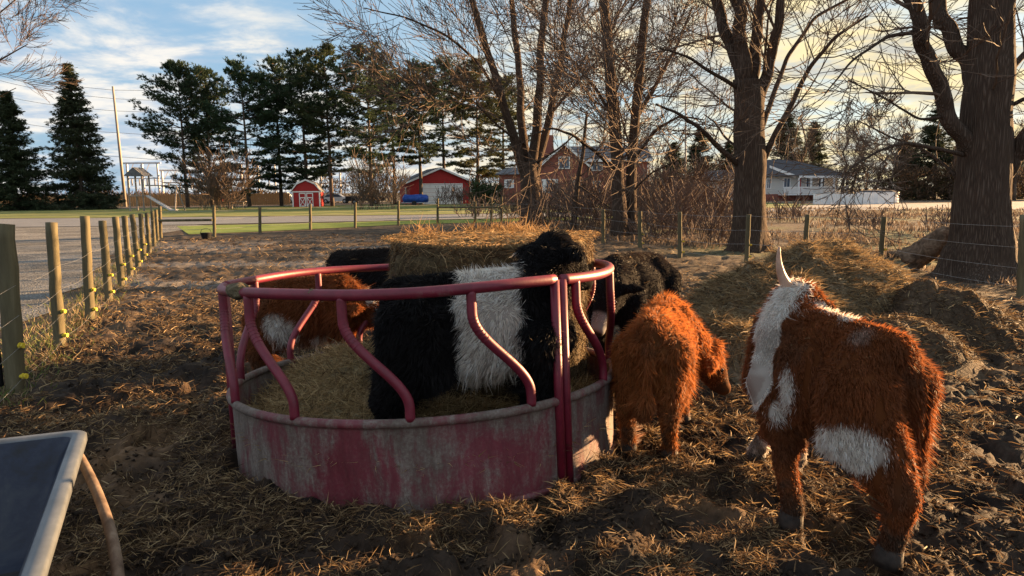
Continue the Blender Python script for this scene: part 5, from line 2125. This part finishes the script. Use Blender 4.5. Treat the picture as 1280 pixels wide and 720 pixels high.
# picnic table
Y = 74.0
c = W(297, 258, Y)
root = empty('picnic_table', (c[0], Y, 0), .2)
tag(root, 'grey picnic table with benches on the far lawn left of the shed', 'picnic table')
MB().box((-.9, -.38, .72), (.9, .38, .77)).build('tabletop', M['polewood'], root)
for sg in (-1, 1):
    MB().box((-.9, sg * .7 - .14, .42), (.9, sg * .7 + .14, .46)).build('bench', M['polewood'], root)
for x in (-.65, .65):
    mb = MB()
    mb.tube([(x, -.25, .72), (x, -.68, 0)], .05, 4).tube([(x, .25, .72), (x, .68, 0)], .05, 4).box((x - .03, -.72, .34), (x + .03, .72, .415))
    mb.build('leg_frame', M['polewood'], root)


# cars
def car(px, py, Y, rot, colour, label, kind):
    if colour not in M:
        pal = {'car_red': (.35, .02, .02), 'car_white': (.7, .7, .7), 'car_black': (.015, .015, .017), 'car_grey': (.3, .31, .33)}
        cc_ = pal[colour]
        M[colour] = noise_mat(colour, [(0.3, tuple(q * .9 for q in cc_)), (0.7, cc_)], 1.5, .3, bstr=.02, spec=.5)
    c = W(px, py, Y)
    root = empty('parked_car', (c[0], Y, 0), rot)
    tag(root, label, 'car', 'vehicles parked in the distance')
    if kind == 'truck':
        pr = [(-2.6, .45), (2.6, .45), (2.6, 1.0), (1.5, 1.1), (.9, 1.75), (-.5, 1.75), (-.7, 1.1), (-2.6, 1.1)]
        gl = [(1.35, 1.13), (.85, 1.68), (-.42, 1.68), (-.58, 1.13)]
    else:
        pr = [(-2.2, .35), (2.2, .35), (2.25, .8), (1.2, .95), (.5, 1.45), (-1.1, 1.45), (-1.8, .98), (-2.25, .9)]
        gl = [(1.02, .97), (.45, 1.38), (-1.05, 1.38), (-1.62, .97)]
    MB().prism([(x, 0, z) for x, z in pr], (0, -.85, 0), (0, .85, 0)).build('body', M[colour], root)
    MB().prism([(x, 0, z) for x, z in gl], (0, -.86, 0), (0, .86, 0)).build('window', M['glass'], root)
    for x in (-1.4, 1.4):
        for y in (-.8, .8):
            wv = MB().tube([(x, y - .11, .33), (x, y + .11, .33)], .33, 18).build('wheel', M['dark'], root)
            MB().tube([(x, y - .118, .33), (x, y + .118, .33)], .18, 12).build('rim', M['steel'], wv)


car(258, 247, 108, .1, 'car_red', 'red pickup parked beyond the leftmost pine', 'truck')
car(286, 247, 112, .1, 'car_red', 'red car parked left of the picnic table beyond the fence', 'car')
car(352, 247, 110, .05, 'car_white', 'white pickup parked just left of the red shed', 'truck')
car(420, 247, 106, .05, 'car_white', 'white car parked right of the red shed', 'car')
car(457, 251, 96, .1, 'car_black', 'black pickup parked left of the red garage', 'truck')
car(172, 247, 110, .1, 'car_white', 'white car parked behind the play set', 'car')

# covered trailer by the garage
Y = 84.0
c = W(520, 254, Y)
root = empty('boat_trailer', (c[0], Y, 0), .1)
tag(root, 'low trailer under a bright blue tarp before the red garage', 'trailer')
X_, T_ = np.meshgrid(np.linspace(-1.6, 1.5, 40), np.linspace(0, 2 * math.pi, 28, endpoint=False))
n = fbm(p2(X_ * 1.6, np.cos(T_) * 1.5, 2.0), 4)
rr = .55 + .3 * (n - .5)
end = np.clip((1.6 - np.abs(X_)) / .25, 0.05, 1) ** .5
o = grid_mesh('tarp', (X_).T, (np.cos(T_) * rr * end * 1.3).T, (.78 + np.sin(T_) * rr * end * .9).T, M['tarp'], None, root, wrap=True)
MB().box((-1.7, -.6, .28), (1.7, .6, .36)).build('frame', M['steel'], root)
MB().tube([(1.7, 0, .32), (2.4, 0, .32), (2.4, 0, 0)], .04, 6).build('hitch', M['steel'], root)
for y in (-.7, .7):
    MB().tube([(-.2, y - .09, .28), (-.2, y + .09, .28)], .28, 16).build('wheel', M['dark'], root)

# ------------------------------------------------------------------ small things in the yard
p = G(258, 299)
o = MB().tube([(0, 0, 0), (0, 0, .02), (0, 0, .36), (0, 0, .38)], [.17, .18, .25, .27], 18)
o.tube([(.25, 0, .36), (.2, 0, .56), (0, 0, .64), (-.2, 0, .56), (-.25, 0, .36)], .012, 6)
o = o.build('bucket', M['dark'], None, True)
o.location = (p[0], p[1], 0)
o.scale = (.75, .75, .6)
tag(o, 'small black bucket standing by the back fence post at left', 'bucket')

# leaning weathered log by the big tree
a, b = W(1138, 326, 13.2), W(1192, 290, 12.6)
t = np.linspace(0, 1, 16)[:, None]
P = a + (b - a) * t
P[:, 2] = np.maximum(P[:, 2], .0 + .12)
mb = MB().tube(P, np.r_[.30, .27, np.linspace(.24, .19, 12), .15, .10], 18)
v = mb.v[-1].reshape(16, 18, 3)
c = v.mean(1, keepdims=True)
nz = fbm((v - c) * np.array([9, 9, 9]) + np.linspace(0, 2.5, 16)[:, None, None], 4)[..., None]
mb.v[-1] = (c + (v - c) * (.5 + 1.0 * nz)).reshape(-1, 3)
M['log'] = noise_mat('weathered_log', [(0.3, (0.05, 0.036, 0.026)), (0.52, (0.15, 0.105, 0.072)), (0.75, (0.27, 0.205, 0.15))], 9, .9, 8, 1, .05, (1, 1, 1), .8)
tag(mb.build('fallen_log', M['log'], None, True), 'pale broken log leaning against the foot of the massive right tree', 'log')
a, b = G(1110, 322), G(1180, 330)
mb = MB().tube([(a[0], a[1], .08), ((a[0] + b[0]) / 2, (a[1] + b[1]) / 2 - .1, .14), (b[0], b[1], .10)], [.07, .09, .06], 10)
tag(mb.build('fallen_branch', M['log'], None, True), 'thick broken branch lying in the brush below the leaning log', 'branch')
P = [G(1236, 401, .06), G(1250, 405, .05), G(1270, 404, .04), G(1300, 406, .05)]
mb = MB().tube(P, [.02, .017, .014, .01], 8)
mb.tube([G(1236, 401, .06), G(1232, 396, .09)], [.03, .012], 8)
tag(mb.build('stick', M['log'], None, True), 'pale stick lying on the mud at the right edge', 'stick')
for i, (px, py, px2, py2, lab) in enumerate(((95, 486, 105, 492, 'pale flat stone half buried in mud near the left posts'), (500, 492, 512, 497, 'x'))[:1]):
    p = G(182, 418)
    bm = bmesh.new()
    bmesh.ops.create_icosphere(bm, subdivisions=3, radius=1)
    for vv in bm.verts:
        k = .85 + .4 * float(vnoise(np.array(vv.co) * 2))
        vv.co = Vector((vv.co.x * .09 * k, vv.co.y * .06 * k, vv.co.z * .03 * k))
    me = bpy.data.meshes.new('stone')
    bm.to_mesh(me)
    bm.free()
    o = link('stone', me, M['gravel'])
    o.location = (p[0], p[1], gz(p[0], p[1]) + .02)
    tag(o, lab, 'stone')

# ------------------------------------------------------------------ dump cart at bottom left
M['tray'] = noise_mat('grey_tub', [(0.3, (0.05, 0.058, 0.07)), (0.55, (0.085, 0.098, 0.115)), (0.75, (0.15, 0.155, 0.165))], 9, .45, 8, .15, .004, spec=.5)


def tray_inner():
    mt, out = new_mat('blue_black_tub_inside')
    v = coords()
    n1 = tex_noise(v, 5, 8, .62, .6)
    n2 = tex_noise(v, 30, 6, .7)
    principled(out, ramp(mth('ADD', mth('MULTIPLY', n1, .8), mth('MULTIPLY', n2, .2)), [(0.34, (.006, .007, .009)), (0.47, (.010, .018, .042)), (0.58, (.03, .038, .055)), (.70, (.15, .14, .125))]), .5, n2, .2, .004, 0, .4)
    return mt


M['tray_in'] = tray_inner()
M['handle'] = noise_mat('grey_wood_handle', [(0.3, (0.06, 0.04, 0.03)), (0.55, (0.14, 0.10, 0.075)), (0.8, (0.25, 0.20, 0.16))], 22, .8, 8, .5, .004, (1, 1, .25))
cr = np.array([-1.585, 2.50, 0])
ax = np.array([.447, -.894, 0])      # along the right rim, towards the camera
bx = np.array([-.93, -.37, 0])       # along the far rim, to the left
root = empty('dump_cart', (cr[0] + .55 * ax[0] + .4 * bx[0], cr[1] + .55 * ax[1] + .4 * bx[1], 0))
tag(root, 'grey plastic tub cart with a dark blue inside and wooden handles at the bottom left', 'cart')
og = np.array(root.location)
ZR = .70


def cp(u, v, z):
    return cr + ax * u + bx * v + np.array([0, 0, z]) - og


def rrect(u0, u1, v0, v1, rad, z, n=7):
    P = []
    for (cu, cv, a0) in ((u1 - rad, v1 - rad, 0), (u0 + rad, v1 - rad, 90), (u0 + rad, v0 + rad, 180), (u1 - rad, v0 + rad, 270)):
        for k in range(n):
            a = R(a0 + 90 * k / (n - 1))
            P.append(cp(cu + rad * math.cos(a), cv + rad * math.sin(a), z))
    return np.array(P)


LU, LV = 1.25, .85
mb = MB()
rings = [rrect(.01, LU - .01, .01, LV - .01, .05, ZR - .035), rrect(0, LU, 0, LV, .05, ZR - .03), rrect(0, LU, 0, LV, .05, ZR - .006), rrect(.006, LU - .006, .006, LV - .006, .05, ZR), rrect(.040, LU - .040, .040, LV - .040, .035, ZR + .002), rrect(.048, LU - .048, .048, LV - .048, .033, ZR - .008)]
nn = len(rings[0])
V = np.concatenate(rings)
F = []
for i in range(len(rings) - 1):
    for j in range(nn):
        F.append((i * nn + j, i * nn + (j + 1) % nn, (i + 1) * nn + (j + 1) % nn, (i + 1) * nn + j))
mb.add(V, F)
mb.build('tub_rim', M['tray'], root, True)
rings = [rrect(.048, LU - .048, .048, LV - .048, .033, ZR - .008), rrect(.09, LU - .09, .09, LV - .09, .04, ZR - .10), rrect(.20, LU - .16, .15, LV - .15, .06, ZR - .33), rrect(.24, LU - .20, .19, LV - .19, .05, ZR - .36), rrect(.45, LU - .45, .35, LV - .35, .03, ZR - .362)]
V = np.concatenate(rings)
F = []
for i in range(len(rings) - 1):
    for j in range(nn):
        F.append((i * nn + j, i * nn + (j + 1) % nn, (i + 1) * nn + (j + 1) % nn, (i + 1) * nn + j))
F.append(tuple((len(rings) - 1) * nn + j for j in range(nn)))
MB().add(V, F).build('tub_inside', M['tray_in'], root, True)
rings = [rrect(.03, LU - .03, .03, LV - .03, .05, ZR - .03), rrect(.06, LU - .06, .06, LV - .06, .05, ZR - .14), rrect(.17, LU - .13, .12, LV - .12, .06, ZR - .37), rrect(.45, LU - .45, .35, LV - .35, .03, ZR - .385)]
V = np.concatenate(rings)
F = []
for i in range(len(rings) - 1):
    for j in range(nn):
        F.append((i * nn + j, i * nn + (j + 1) % nn, (i + 1) * nn + (j + 1) % nn, (i + 1) * nn + j))
F.append(tuple((len(rings) - 1) * nn + j for j in range(nn)))
MB().add(V, F).build('tub_shell', M['tray'], root, True)
for sgn in (0, 1):
    v0 = -.02 if sgn == 0 else LV + .02
    hp = [(-.02, 0.06, ZR - .055), (.20, -.02, ZR - .13), (.42, -.085, ZR - .24), (.62, -.11, ZR - .37), (.80, -.09, ZR - .52), (.98, -.04, .02)]
    P = np.array([cp(u, (v if sgn == 0 else LV - v), z) for u, v, z in hp])
    t = np.linspace(0, 1, len(P))
    tt = np.linspace(0, 1, 34)
    Q = np.stack([np.interp(tt, t, P[:, k]) for k in range(3)], -1)
    for _ in range(10):
        Q[1:-1] = (Q[:-2] + 2 * Q[1:-1] + Q[2:]) / 4
    MB().tube(Q, np.linspace(.016, .021, 34), 12).build('handle', M['handle'], root, True)
wh = MB().tube([cp(.45, .16, .19), cp(.45, .26, .19)], .19, 24).build('wheel', M['dark'], root)
MB().tube([cp(.45, .155, .19), cp(.45, .265, .19)], .10, 16).build('rim', M['steel'], wh)
wh = MB().tube([cp(.45, LV - .26, .19), cp(.45, LV - .16, .19)], .19, 24).build('wheel', M['dark'], root)
MB().tube([cp(.45, LV - .265, .19), cp(.45, LV - .155, .19)], .10, 16).build('rim', M['steel'], wh)
MB().tube([cp(.45, .2, .19), cp(.45, LV - .2, .19)], .015, 8).build('axle', M['steel'], root)
mb = MB().tube([cp(.45, .35, .19), cp(.45, .35, ZR - .38)], .015, 6).tube([cp(.45, LV - .35, .19), cp(.45, LV - .35, ZR - .38)], .015, 6).tube([cp(1.0, LV / 2, 0.0), cp(.95, LV / 2, ZR - .36)], .018, 6)
mb.build('leg', M['steel'], root)
bpy.context.view_layer.update()
